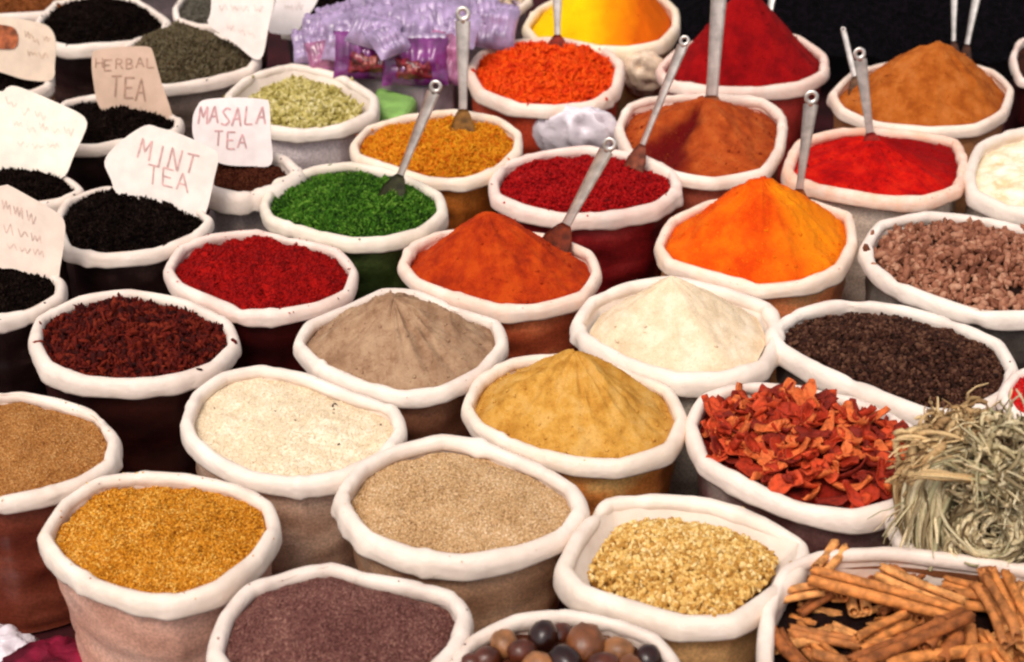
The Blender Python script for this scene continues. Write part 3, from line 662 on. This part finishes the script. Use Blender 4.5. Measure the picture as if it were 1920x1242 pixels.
tp((1520,1240),z-.012,(1640,1262),z+.0,.009); tp((1780,1120),z-.01,(1900,1135),z-.006,.008); tp((1905,1090),z-.004,(1880,1240),z-.02,.008)
tp((1700,1100),z-.014,(1790,1180),z-.02,.008); tp((1830,1180),z-.006,(1840,1260),z+.0,.01); tp((1770,1090),z-.006,(1860,1110),z+.0,.006)
tp((1935,1110),z+.004,(1925,1215),z+.0,.009); tp((1690,1190),z-.02,(1760,1250),z-.006,.008)
for i in range(105):
    a = rng.random()*6.28; P0 = at(rng.uniform(1490, 1960), rng.uniform(1085, 1330), z-.05+.03*rng.random()); L_ = rng.uniform(.06, .13)
    ax, ay = math.cos(a), math.sin(a); 
    c0 = SACKS['cinnamon']['cen']; P0[:2] = c0+(P0[:2]-c0)*.82; P0[2] += .016*(i > 70)
    if P0[0] < at(1700,1200)[0] and P0[1] > at(1700,1170)[1]: P0[2] -= .025
    if i % 3 == 0 and abs(P0[0]-at(1590,1150)[0]) < .05: continue
    stick((P0[0]-ax*L_/2, P0[1]-ay*L_/2, P0[2]+rng.normal(0,.014)), (P0[0]+ax*L_/2, P0[1]+ay*L_/2, P0[2]+rng.normal(0,.014)), rng.uniform(.003,.0052))

# ------------------------------------------------------------------ whole nutmegs
nm = [plain('nutmeg_shell', c, r_, 0, .5, 45, .35, .5) for c, r_ in (((116,66,36),.4), ((40,14,9),.28), ((78,34,18),.35), ((142,92,54),.45))]
def nutmeg(px, py, z, r, mi, e=1.18, lab=''):
    nu, nv = 22, 14; V = [(0, 0, -1)]
    for i in range(1, nv):
        for j in range(nu):
            a = math.pi*i/nv; b_ = 2*math.pi*j/nu; V.append((math.sin(a)*math.cos(b_), math.sin(a)*math.sin(b_), -math.cos(a)))
    V.append((0, 0, 1)); V = np.array(V)
    k_ = 1+.10*fbm(V[:, 0]*2.3+V[:, 2]*1.7+px, V[:, 1]*2.3+V[:, 2]*1.1, px % 97, 3)+.02*np.sin(np.arctan2(V[:, 1], V[:, 0])*9+V[:, 2]*3)
    V = V*k_[:, None]*r*.9; V[:, 2] *= e
    F_ = [(0, 1+(j+1) % nu, 1+j) for j in range(nu)]+[tuple(reversed(q)) for q in []]
    for i in range(nv-2):
        for j in range(nu):
            a = 1+i*nu+j; b_ = 1+i*nu+(j+1) % nu; F_.append((a, b_, b_+nu, a+nu))
    l_ = 1+(nv-2)*nu; F_ += [(len(V)-1, l_+j, l_+(j+1) % nu) for j in range(nu)]
    o = mesh_obj('nutmeg', V, F_, [nm[mi]]); o.location = at(px, py, z); o.rotation_euler = (random.uniform(.9, 2), random.uniform(0, 3), random.uniform(0, 6))
    tag(o, lab, 'nutmeg', 'whole nutmegs')
NUTS = [(945,1207,.272,.021,3,'pale tan nutmeg resting against the far rim of the sack'), (1018,1193,.286,.021,1,'glossy near-black nutmeg standing highest in the sack'),
        (1097,1209,.276,.030,0,'largest nutmeg, tan and rough, beside the glossy black one'), (1157,1222,.27,.022,3,'tan nutmeg squeezed between the largest one and a dark one'),
        (1214,1236,.268,.020,1,'dark nutmeg tucked under the rim next to the grain sack'), (912,1236,.27,.019,2,'small reddish nutmeg near the rim next to the seed sack'),
        (980,1224,.277,.020,2,'reddish nutmeg just below the highest black one'), (882,1248,.266,.018,2,'reddish nutmeg lowest at the near rim, partly out of view'),
        (1060,1242,.285,.024,1,'dark nutmeg below the largest one'), (1010,1250,.28,.022,3,'pale nutmeg cut off by the picture edge'),
        (1130,1252,.28,.023,2,'red-brown nutmeg in front of the largest one'), (1050,1192,.262,.018,2,'half-hidden nutmeg behind the largest one'), (1180,1258,.275,.022,0,'rough brown nutmeg in front of the dark one by the rim')]
for a in NUTS: nutmeg(*a[:5], lab=a[5])

# ------------------------------------------------------------------ dried grass bundles
gr_m = grainmat('grass_blade', [(70,50,28),(176,156,116),(220,206,170),(226,202,158),(166,158,120)], .7, .3)
gr_t = grainmat('grass_blade_tan', [(100,68,38),(186,148,100),(218,186,136),(150,116,74)], .7, .3)
def strands(path, rad, n, sd, mat, w=.0016, stray=.12, parent=None, name='blades', wob=.006, part=None):
    r = np.random.default_rng(sd); path = np.array(path, float); m = len(path); K = 22
    tt = np.linspace(0, m-1, K*3); VV = []; FF = []; RR = []
    # smooth the guide path
    Q = []
    for x in tt:
        i = min(int(x), m-2); f = x-i; p0, p1, p2, p3 = path[max(i-1, 0)], path[i], path[i+1], path[min(i+2, m-1)]
        Q.append(.5*((2*p1)+(-p0+p2)*f+(2*p0-5*p1+4*p2-p3)*f*f+(-p0+3*p1-3*p2+p3)*f**3))
    Q = np.array(Q); D = np.gradient(Q, axis=0); D /= np.linalg.norm(D, axis=1)[:, None]+1e-9
    U = np.cross(D, [0.3, 1, .2]); U /= np.linalg.norm(U, axis=1)[:, None]; W_ = np.cross(D, U)
    nQ = len(Q)
    for k in range(n):
        a, rr = r.random()*6.28, rad*math.sqrt(r.random()); tw = r.normal(0, 1.0)
        s0, s1 = r.random()*.25, 1-r.random()*.25
        if part: s0 = r.random()*(1-part); s1 = s0+part*r.uniform(.6, 1)
        idx = np.linspace(s0*(nQ-1), s1*(nQ-1), K).astype(int); u = np.linspace(0, 1, K)
        ph = r.random(2)*6.28; fly = (r.random() < stray)*r.uniform(.2, .9)*rad*2
        ang = a+tw*u; R_ = rr+fly*np.maximum(0, np.abs(u-.5)*2-.5)*2
        ex = wob*r.normal()*np.sin(u*5+ph[0]); ey = wob*r.normal()*np.sin(u*6+ph[1])
        P_ = Q[idx]+U[idx]*(R_*np.cos(ang)+ex)[:, None]+W_[idx]*(R_*np.sin(ang)+ey)[:, None]
        ww = w*1.6*r.uniform(.5, 1.8)*(1-.6*np.abs(u*2-1)**3); b_ = r.random()*3.14
        o1 = (U[idx]*math.cos(b_)+W_[idx]*math.sin(b_))*ww[:, None]; o2 = (-U[idx]*math.sin(b_)+W_[idx]*math.cos(b_))*ww[:, None]*.35
        off = len(VV)*1; base = sum(len(v) for v in VV[-0:]) if False else off*0
        VV.append(np.concatenate([P_+o1, P_+o2, P_-o1, P_-o2])); RR.append(np.full(K*4, r.random()))
    for k in range(n):
        o = k*K*4
        for q in range(4):
            q2 = (q+1) % 4
            for i in range(K-1): FF.append((o+q*K+i, o+q2*K+i, o+q2*K+i+1, o+q*K+i+1))
    return mesh_obj(name, np.vstack(VV), FF, [mat], parent=parent, rnd=np.concatenate(RR))
def bundle(path, rad, n, sd, lab, mat=gr_m, tie=None, **k):
    o = strands(path, rad, n, sd, mat, name='grass_bundle', **k); tag(o, lab, 'grass bundle', 'folded bundles of dried grass')
    if tie is not None: strands(tie, .004, 26, sd+50, gr_t, name='tie', stray=0, parent=o, wob=.002)
    return o
bundle([at(1745,1035,.25), at(1738,980,.30), at(1742,925,.345), at(1752,885,.375), at(1790,850,.385), at(1830,842,.36)], .030, 420, 1,
       'upright grass bundle with pale green straight blades facing the front', w=.0022, wob=.003,
       tie=[at(1690,905,.37), at(1720,893,.40), at(1770,893,.405), at(1850,897,.39), at(1900,880,.36)])
def coil(cx_, cy_, z_, R, turns=1.9, n=16):
    out = []
    for i in range(n):
        f = i/(n-1); a = -2.2+turns*6.283*f; r_ = R*(1-.72*f)
        c = at(cx_, cy_, z_); out.append(c+np.array([r_*math.cos(a), .45*r_*math.sin(a)*.6-.015*f, r_*math.sin(a)*.85]))
    return out
bundle(coil(1862,985,.315,.062), .014, 330, 2, 'grass bundle rolled into a dark coil showing its spiral end', w=.0023, wob=.004, part=.22)
bundle(coil(1795,1015,.285,.022,1.2), .010, 90, 12, 'small tuft of grass squeezed under the coil', w=.0015, wob=.002)
bundle([at(1700,905,.34), at(1735,862,.385), at(1780,822,.40), at(1830,812,.40), at(1870,842,.385), at(1890,880,.35)], .022, 300, 3,
       'tan grass bundle arched over the top of the pile', mat=gr_t, w=.0034, wob=.016, stray=.6, part=.3)
bundle([at(1770,925,.36), at(1840,885,.385), at(1880,845,.40), at(1930,835,.40), at(1990,860,.38)], .028, 360, 4,
       'greyish-green grass bundle leaning over the right of the pile', w=.003, wob=.014, stray=.6, part=.3)
bundle([at(1850,925,.36), at(1900,905,.38), at(1960,900,.38), at(2010,930,.35)], .028, 260, 5, 'flattened grass bundle above the coil', w=.003, wob=.012, stray=.5, part=.35)
bundle([at(1900,1030,.29), at(1930,960,.33), at(1950,900,.36), at(1990,870,.36)], .03, 260, 6, 'dark grass bundle at the picture edge beside the coil', w=.003, wob=.008, stray=.3, part=.35)
bundle([at(1700,1000,.26), at(1695,940,.30), at(1700,890,.335), at(1730,870,.35)], .014, 120, 7, 'thin brown grass bundle beside the sack of mace', mat=gr_t, w=.002, wob=.002, stray=.1)

# ------------------------------------------------------------------ hand-lettered cards
LET = {'M': [[(0,1),(.1,0),(.5,.65),(.9,0),(1,1)]], 'I': [[(.5,0),(.5,1)]], 'N': [[(.05,1),(.1,0),(.9,1),(.95,0)]], 'T': [[(0,.05),(1,0)],[(.5,.02),(.45,1)]],
       'E': [[(1,0),(.1,.02),(.1,1),(1,.97)],[(.1,.5),(.8,.48)]], 'A': [[(0,1),(.5,0),(1,1)],[(.2,.62),(.8,.62)]], 'S': [[(.95,.1),(.5,0),(.08,.22),(.5,.5),(.95,.76),(.5,1),(.02,.9)]],
       'L': [[(.1,0),(.1,1),(.95,.98)]], 'H': [[(.08,0),(.08,1)],[(.92,0),(.92,1)],[(.08,.5),(.92,.5)]], 'R': [[(.08,1),(.1,0),(.7,.05),(.85,.25),(.65,.48),(.1,.52)],[(.45,.5),(.95,1)]],
       'B': [[(.1,1),(.1,0),(.7,.05),(.8,.25),(.6,.47),(.1,.5),(.7,.54),(.92,.75),(.7,.97),(.1,1)]],
       '~': [[(0,.6),(.3,.2),(.5,.8),(.9,.3)]], 'u': [[(.1,.1),(.15,.9),(.8,.8),(.85,.1)]], 'v': [[(.1,.2),(.5,1),(.9,.1)],[(.2,.6),(.7,.5)]], 'c': [[(.9,.15),(.4,0),(.05,.5),(.4,1),(.9,.85)]], 'j': [[(.1,.1),(.8,.05),(.3,.9)]]}
def scrawl(sd):
    r_ = np.random.default_rng(sd); n_ = int(r_.integers(4, 7))
    return [[(k/(n_-1), .5+(.42 if k % 2 else -.42)*r_.uniform(.35, 1)) for k in range(n_)]]
def card(poly, base, tilt, yaw, col, texts, ink, label, marks=None, bend=.006, patch=None, sd=1):
    """poly in photograph pixels, standing on the plane through base that leans back by tilt"""
    P0 = at(*base); t, y = math.radians(tilt), math.radians(yaw)
    N_ = np.array([math.sin(y)*math.cos(t), -math.cos(y)*math.cos(t), math.sin(t)])
    q = closed_curve([on_plane(px, py, P0, N_) for px, py in poly], 72); cen = q.mean(0)
    hx = np.array([math.cos(y), math.sin(y), 0]); vx = np.cross(N_, hx)
    def bent(p, lift=0):
        u = np.dot(p-cen, hx); v = np.dot(p-cen, vx)
        return p+N_*(bend*math.cos(u*22+sd)*1.0+.35*bend*math.sin(v*31+u*14+sd)+lift)
    V = [bent(cen)]; K = 9
    for k in range(1, K+1):
        for p in q: V.append(bent(cen+(p-cen)*k/K))
    m = 72; F_ = [(0, 1+j, 1+(j+1) % m) for j in range(m)]
    for k in range(K-1):
        for j in range(m):
            a = 1+k*m+j; b_ = 1+k*m+(j+1) % m; F_.append((a, a+m, b_+m, b_))
    n0 = len(V); V2 = [v-N_*.0018 for v in V]; V += V2; F_ += [tuple(n0+x for x in f[::-1]) for f in F_]
    for j in range(m):
        a = 1+(K-1)*m+j; b_ = 1+(K-1)*m+(j+1) % m; F_.append((a, n0+a, n0+b_, b_))
    V = np.array(V); org = np.array(P0)
    o = mesh_obj('paper_card', V-org, F_, [plain('card', col, .8, 0, .2, 35, .06, .15, .001)], smooth=False); o.location = org
    tag(o, label, 'sign', 'hand-lettered cards standing in the tea')
    r = np.random.default_rng(sd)
    def ribbon(pts, wpx, V_, F2, lift):
        pts = np.array(pts, float); d = np.linalg.norm(np.diff(pts, axis=0), axis=1); s_ = np.concatenate([[0], np.cumsum(d)])
        nn = max(3, int(s_[-1]/3)); ss = np.linspace(0, s_[-1], nn); pp = np.stack([np.interp(ss, s_, pts[:, i]) for i in (0, 1)], 1)
        dd = np.gradient(pp, axis=0); dd /= np.linalg.norm(dd, axis=1)[:, None]+1e-9; off = np.stack([-dd[:, 1], dd[:, 0]], 1)*wpx*.37
        b0 = len(V_)
        for a, c in zip(pp, off):
            for g in (a+c, a-c): V_.append(bent(on_plane(g[0], g[1], P0, N_), lift)-org)
        for i in range(nn-1): F2.append((b0+2*i, b0+2*i+1, b0+2*i+3, b0+2*i+2))
    V_, F2 = [], []
    for (word, x0, y0, dx, dy, h, slant, wpx) in texts:
        nL = len(word); ux, uy = dx/nL, dy/nL
        for i, ch in enumerate(word):
            jx, jy, js = r.normal(0, 1.2), r.normal(0, 1.6), 1+r.normal(0, .06)
            for st in (LET[ch] if ch.isupper() else scrawl(sd*31+i*7+len(V_))):
                pts = [(x0+ux*(i+.1)+jx+ux*.78*a-slant*h*b_*js, y0+uy*(i+a*.78)+jy+h*b_*js) for a, b_ in st]
                ribbon(pts, wpx if ch.isupper() else wpx*.6, V_, F2, .0012+.0004*(i % 2))
    if V_: mesh_obj('lettering', V_, F2, [plain('ink', ink, .7, 0, .2, 90, .25, 0)], smooth=False, parent=o)
    if patch:
        pq = closed_curve([on_plane(px, py, P0, N_) for px, py in patch[0]], 30); c = pq.mean(0)
        V_ = [bent(c, .003)-org]+[bent(p, .003)-org for p in pq]
        mesh_obj('printed_picture', V_, [(0, 1+j, 1+(j+1) % 30) for j in range(30)], [plain('print', patch[1], .6, 0, .3, 60, .5, 0)], smooth=False, parent=o)
    return o
card([(174,104),(184,94),(230,88),(276,88),(285,98),(300,150),(323,222),(300,226),(265,228),(235,218),(190,205),(176,150)], (255,212,.285), 22, 0, (206,174,152),
     [('HERBAL',178,110,112,-2,19,0,3.2), ('TEA',208,143,70,4,38,.05,4.5)], (170,134,114), 'tan card hand-lettered HERBAL TEA', sd=2)
card([(271,236),(300,240),(345,254),(392,276),(410,292),(402,335),(386,400),(366,425),(330,425),(270,400),(222,368),(206,335),(195,302),(222,268)], (300,392,.285), 24, 4, (236,222,212),
     [('MINT',264,260,112,34,38,.25,4.4), ('TEA',276,304,82,26,36,.05,4)], (206,162,156), 'white card with MINT TEA in faded pink letters', sd=5)
card([(362,222),(372,198),(386,187),(440,183),(494,187),(504,196),(507,250),(508,308),(470,312),(420,308),(388,290),(364,262)], (440,318,.272), 20, -4, (238,224,220),
     [('MASALA',374,198,128,4,34,.1,4.6), ('TEA',404,246,62,6,32,.05,4)], (206,158,158), 'white card with MASALA TEA in pink letters', sd=7)
card([(-70,172),(0,172),(14,162),(36,164),(100,190),(150,213),(164,230),(158,252),(140,290),(122,330),(90,336),(30,330),(-70,322)], (30,326,.285), 24, 0, (246,232,216),
     [('ucj',8,178,80,34,26,.1,3), ('vjcuj',22,222,120,14,24,.1,3), ('ucv',30,262,84,6,18,.1,3)], (232,214,198), 'biggest white card, its writing almost faded away', sd=9)
card([(-60,345),(0,350),(12,346),(60,370),(104,395),(121,412),(123,440),(114,500),(108,528),(80,530),(30,505),(-60,492)], (40,506,.285), 22, 0, (230,208,192),
     [('jvc',2,366,70,34,28,.1,3.4), ('cju',6,410,76,30,26,.1,3.4), ('vuc',10,450,80,18,20,.1,3)], (208,178,164), 'faded pinkish card with two rows of washed-out writing', sd=11)
card([(-50,30),(0,32),(30,35),(80,45),(98,60),(104,82),(102,120),(96,150),(50,150),(0,135),(-50,125)], (40,150,.285), 20, 0, (228,204,182),
     [('vcu',44,60,50,6,20,.1,3), ('uv',50,90,44,4,18,.1,3)], (204,174,150), 'cream card with an orange picture on it', patch=([(-45,44),(0,46),(28,52),(36,70),(30,90),(0,92),(-45,88)], (160,84,48)), sd=13)
card([(405,-70),(460,-72),(515,-66),(514,0),(505,40),(492,104),(474,110),(440,82),(392,46),(396,20)], (450,120,.285), 20, 0, (240,226,218),
     [('vcju',412,4,80,2,22,.1,3), ('cju',424,40,56,20,18,.1,3)], (224,204,194), 'tall white card ending in a point above the grey-green herb', sd=15)
card([(522,-70),(580,-72),(622,-66),(596,0),(575,34),(552,62),(520,64),(502,54),(516,0)], (530,66,.285), 20, 0, (242,230,226),
     [('vc',530,4,44,2,20,.1,3)], (222,204,198), 'plain white card beside the far black tea', sd=17)

# ------------------------------------------------------------------ steel spatulas
steel = plain('steel', (214,204,196), .42, .8, .5, 50, .2, .15, .001)
def spatula(A, B, zB, dY, w, lab, scoop=None, hole=True, scoopcol=(120,50,20), L_sc=.05, w2=None, sw=.05):
    PB = at(B[0], B[1], zB); PA = at_y(A[0], A[1], PB[1]+dY)
    ax = PA-PB; Ln = np.linalg.norm(ax); ax /= Ln; side = np.cross(ax, [0, -1, .35]); side /= np.linalg.norm(side); nr = np.cross(side, ax)
    w2 = w2 or w*.55; root = empty('spatula', PB); tag(root, lab, 'spatula', 'steel spatulas stuck in the spices')
    # handle: outline ring round a hanging hole, then a dished strip
    K = 18; V = []; F_ = []; hr = w*.2; m = 16; hc = Ln-w*.55
    for face in (0, 1):
        dz_ = -nr*.0016*face
        for j in range(m):
            a = 2*math.pi*j/m; V.append(ax*(hc+hr*math.sin(a))+side*(hr*math.cos(a))+dz_)
        for j in range(m):
            a = 2*math.pi*j/m; s_, c_ = math.sin(a), math.cos(a)
            V.append(ax*(hc+(w*.5*s_ if s_ > 0 else w*.62*s_))+side*(w*.5*c_)*(1 if s_ >= 0 else .98)+dz_)
    o2 = 2*m
    for j in range(m):
        j2 = (j+1) % m
        F_ += [(j, m+j, m+j2, j2), (o2+j2, o2+m+j2, o2+m+j, o2+j), (m+j, o2+m+j, o2+m+j2, m+j2), (j2, o2+j2, o2+j, j)]
    n0 = len(V); q = 5; h0 = hc-w*.45
    for k in range(K):
        t = k/(K-1); y = h0*(1-t); ww = w+(w2-w)*min(1, t*1.3); dish = .10*ww
        for u in np.linspace(-1, 1, q): V.append(ax*y+side*(u*ww/2)+nr*(dish*(u*u)-.0004))
    F_ += grid_faces(K, q, False, False, n0)
    n1 = len(V); V += [V[n0+i]-nr*.0016 for i in range(K*q)]; F_ += grid_faces(K, q, False, True, n1)
    for k in range(K-1):
        for e in (0, q-1):
            a = n0+k*q+e; b_ = n1+k*q+e; F_.append((a, b_, b_+q, a+q))
    mesh_obj('handle', V, F_, [steel], parent=root)
    # scoop: flares from the neck into the spice, coated with it
    V = []; K2, q2 = 9, 9
    for sgn in (0, 1):
        for k in range(K2):
            t = k/(K2-1); ww = w2+(sw-w2)*min(1, t*1.5)**.8
            for u in np.linspace(-1, 1, q2): V.append(-ax*(L_sc*t-.008)+side*(u*ww/2)+nr*(.16*ww*u*u*t+.012*t-.0018*sgn+.001))
    F_ = grid_faces(K2, q2, False)+grid_faces(K2, q2, False, True, K2*q2)
    for k in range(K2-1):
        for e in (0, q2-1):
            a = k*q2+e; b_ = K2*q2+a; F_.append((a, b_, b_+q2, a+q2))
    for e in range(q2-1):
        a = (K2-1)*q2+e; b_ = a+K2*q2; F_ += [(a, b_, b_+1, a+1), (e, e+1, K2*q2+e+1, K2*q2+e)]
    mesh_obj('scoop', V, F_, [plain('coated_steel', scoopcol, .7, .3, .4, 70, .5, .4)], parent=root)
spatula((822,150),(748,335),.315,.03,.026,'steel spatula standing in the chopped green herb',scoopcol=(50,48,26))
spatula((868,10),(868,212),.315,.05,.032,'pale steel spatula standing in the golden-orange shreds',scoopcol=(120,80,30))
spatula((1045,-60),(1045,72),.325,.05,.026,'steel spatula standing in the orange-red shreds',scoopcol=(120,30,10), sw=.056)
spatula((1354,-90),(1334,186),.335,.06,.036,'broad bright spatula handle standing in the rust-orange cone',scoopcol=(130,70,36), w2=.026)
spatula((1288,66),(1202,278),.315,.05,.022,'thin steel spatula leaning out of the crimson flakes beside the rust-orange cone',scoopcol=(120,60,40), sw=.04)
spatula((1150,258),(1058,428),.315,.02,.027,'steel spatula leaning out of the burnt-orange cone',scoopcol=(110,40,14), sw=.058, w2=.018)
spatula((1524,168),(1498,362),.325,.03,.028,'grey steel spatula with a round hole standing behind the bright orange cone',scoopcol=(120,60,20), w2=.014)
spatula((1610,88),(1632,256),.31,.03,.026,'grey steel spatula with a bright tip standing in the vivid red powder',scoopcol=(130,20,10), w2=.016)
spatula((1580,50),(1604,150),.30,.05,.012,'thin tarnished spatula against the dark background',scoopcol=(90,60,40), w2=.012)
spatula((1456,-60),(1442,34),.36,.06,.024,'steel spatula stuck behind the very tall red cone',scoopcol=(40,8,8))
spatula((1790,-50),(1788,84),.34,.06,.018,'narrow steel spatula behind the caramel-brown cone',scoopcol=(60,30,14), sw=.03)
spatula((1840,-50),(1812,90),.33,.06,.022,'leaning steel spatula behind the caramel-brown cone',scoopcol=(60,30,14), sw=.03)

# ------------------------------------------------------------------ purple sachets, carton, packet, loose plastic
film = plain('purple_film', (110,40,104), .22, 0, .8, 26, .45, .5, .006); film2 = plain('lilac_film', (158,134,168), .3, 0, .8, 26, .35, .5, .006)
pink = plain('pink_film', (160,96,130), .22, 0, .8, 26, .45, .5, .006)
pan = plain('sachet_window', (120,34,44), .3, 0, .6, 55, .8, .3); motif = plain('sachet_motif', (168,92,84), .4, 0, .5, 60, .3, .2)
def pillow(w, h, d, sd, n=22, front_only=False, k=1.0):
    V = []
    for side in (1, -1):
        for i in range(n+1):
            for j in range(n+1):
                u, v_ = i/n*2-1, j/n*2-1
                pf = max(0, (1-abs(u)**3.2))**.6*max(0, (1-abs(v_)**2.6))**.6
                fold = .12*d*math.sin(u*19+sd)*(1-abs(v_))**.5+.22*d*float(noise(u*2.4+sd, v_*2.4, sd))
                V.append((u*w/2*(1-.03*math.cos(v_*3)), -side*(d/2*pf*k+fold*pf), v_*h/2))
    F_ = grid_faces(n+1, n+1, False)+grid_faces(n+1, n+1, False, True, (n+1)**2)
    return V, F_
def sachet(px, py, z, w, h, d, rx, ry, rz, lab, fm=film, window=True, sd=1):
    p = at(px, py, z); root = empty('sachet', p); root.rotation_euler = [math.radians(a) for a in (rx, ry, rz)]; tag(root, lab, 'packet', 'shiny sachets piled in the carton')
    V, F_ = pillow(w, h, d, sd); mesh_obj('pouch', V, F_, [fm], parent=root)
    # crimped header
    V = []; n = 24
    for y0 in (-.0012, .0012):
        for i in range(n+1):
            for zz in (h/2-.004, h/2+.010): V.append(((i/n-.5)*w*.96, y0+.0022*math.sin(i*2.1), zz+.002*math.sin(i)))
    F_ = []
    for i in range(n): a = 2*i; b_ = 2*(n+1)+a; F_ += [(a, a+2, a+3, a+1), (b_, b_+1, b_+3, b_+2), (a+1, a+3, b_+3, b_+1)]
    mesh_obj('header', V, F_, [film2], parent=root)
    if window:
        V, F_ = pillow(w*.62, h*.5, d, sd, 14); V = [(x, y-d*.14-.002, z_-h*.14) for x, y, z_ in V]; mesh_obj('printed_panel', V, F_, [pan], parent=root)
        V, F_ = pillow(w*.26, h*.26, d*.5, sd+3, 10); V = [(x+.003, y-d*.5-.002, z_-h*.14) for x, y, z_ in V]; mesh_obj('motif', V, F_, [motif], parent=root)
sachet(690,104,.315,.150,.105,.05,-24,3,4,'purple sachet with a dark red panel, nearer the fennel sack',sd=1)
sachet(778,116,.315,.145,.105,.05,-24,-2,-3,'purple sachet with a dark red panel, nearer the orange shreds',sd=2)
sachet(836,108,.315,.085,.11,.045,-24,5,-20,'narrow dark plum sachet at the end of the row',fm=pink,window=False,sd=3)
sachet(618,104,.30,.10,.075,.04,-40,-6,10,'dull pink sachet lying low at the start of the row',fm=pink,window=False,sd=4)
sachet(668,60,.35,.14,.10,.05,-45,-8,12,'lilac sachet lying behind the first purple one',fm=film2,window=False,sd=5)
sachet(752,56,.36,.15,.10,.05,-52,6,-8,'lilac sachet lying in the middle of the pile',fm=film2,window=False,sd=6)
sachet(826,50,.36,.14,.11,.05,-50,-5,14,'bluish lilac sachet on top beside the pale spatula',fm=film2,window=False,sd=7)
sachet(920,52,.33,.12,.10,.05,-40,4,-10,'lilac sachet squeezed behind the orange-red shreds',fm=film2,window=False,sd=8)
sachet(715,22,.36,.13,.09,.045,-55,10,30,'pale lilac sachet at the far side of the pile',fm=film2,window=False,sd=9)
for i_, (px_, py_, z_, w_, rz_) in enumerate([(590,92,.30,.10,18),(602,62,.33,.10,-14),(640,40,.34,.10,25),(700,62,.37,.11,-20),(790,30,.38,.12,12),(860,62,.36,.10,-30),(900,24,.36,.10,15),(645,86,.33,.09,-12),(728,78,.365,.08,35)]):
    sachet(px_,py_,z_,w_,.075,.045,-50+8*math.sin(i_*3),9*math.cos(i_*2),rz_,['lilac sachet nearest the fennel sack, in front of a dark gap','lilac sachet beside the dull pink one','small lilac sachet at the outer corner of the pile','lilac sachet wedged above the first purple one','lilac sachet on the crest of the pile','lilac sachet leaning against the pale spatula','lilac sachet behind the pale spatula','little lilac sachet lying beside the plum pink one','folded lilac sachet in the dip between the two purple ones'][i_],fm=film2,window=False,sd=20+i_)
def box_part(name, pts_lo, z0, z1, mat, parent=None, tagd=None, bev=.004):
    pts = [at(x, y, z1)[:2] for x, y in pts_lo]; n = len(pts); V = [(p[0], p[1], z0) for p in pts]+[(p[0], p[1], z1) for p in pts]
    F_ = [tuple(range(n))[::-1], tuple(range(n, 2*n))]+[(i, (i+1) % n, n+(i+1) % n, n+i) for i in range(n)]
    o = mesh_obj(name, V, F_, [mat], smooth=False, parent=parent); md = o.modifiers.new('bevel', 'BEVEL'); md.width = bev; md.segments = 3; md.limit_method = 'NONE'
    return o
c = box_part('shallow_carton', [(548,96),(650,140),(792,166),(850,152),(862,82),(940,40),(940,2),(640,2)], .0, .258, plain('carton', (150,132,136), .6, 0, .3, 30, .2, .2))
tag(c, 'greyish carton that the purple sachets are piled on', 'carton')
g = box_part('green_packet', [(690,204),(756,224),(784,180),(706,158)], .0, .244, plain('green_card', (134,176,92), .45, 0, .4, 30, .18, .2), bev=.016)
tag(g, 'small light green packet under the purple sachets', 'packet')
pl = plain('white_plastic', (226,214,220), .35, 0, .5, 30, .08, .6, .008)
def crumple(px, py, z, a, b_, h, sd, lab, rot=(0,0,0), name='plastic_bag', cat='plastic bag', mat=pl):
    nu, nv = 48, 26; V = []
    for i in range(nv+1):
        for j in range(nu):
            A_ = math.pi*i/nv; B_ = 2*math.pi*j/nu; x, y, z_ = math.sin(A_)*math.cos(B_), math.sin(A_)*math.sin(B_), math.cos(A_)
            f = 1+.28*(1-abs(float(fbm(x*2.2+z_+sd, y*2.2-z_, sd, 3)))*3.0)*.8
            V.append((x*a*f, y*b_*f, z_*h*f))
    o = mesh_obj(name, V, grid_faces(nv+1, nu, True, True), [mat]); o.location = at(px, py, z); o.rotation_euler = [math.radians(t) for t in rot]
    tag(o, lab, cat); return o
crumple(1086,256,.205,.088,.04,.07,3,'crumpled white plastic bag wedged between the orange shreds and the crimson flakes', (20,10,0))
crumple(1210,138,.22,.05,.03,.055,5,'crumpled cream plastic wedged beside the deep red cone', (20,-10,0), mat=plain('cream_plastic', (222,196,170), .4, 0, .5, 30, .08, .6, .008))
crumple(0,1236,.03,.055,.05,.035,7,'crumpled white plastic lying on the dark red cloth at the lowest corner', (10,0,0))
crumple(95,1262,.03,.08,.05,.04,8,'fold of wine-red printed cloth beside the crumpled plastic', (0,0,20), name='cloth_fold', cat='cloth', mat=plain('wine_cloth', (110,14,40), .8, 0, .2, 20, .7, .3))

# dark goods behind the stall
dk = plain('black_net', (7,4,7), .8, 0, .05, 70, .9, .9, .02)
n = 130; xs = np.linspace(.3, 3.2, n); ys = np.linspace(4.15, 6.5, n); X, Y = np.meshgrid(xs, ys)
Z = .12+.5*np.clip((Y-4.2)/.9, 0, 1)+.05*fbm(X*5, Y*5, 4, 5)+.02*np.abs(fbm(X*18, Y*18, 9, 3))
Z *= np.clip((X-.3)/.25, 0, 1)
tag(mesh_obj('black_netting', np.column_stack([X.ravel(), Y.ravel(), Z.ravel()]), grid_faces(n, n, False), [dk]), 'heaped black netting in the shade behind the stall', 'netting')
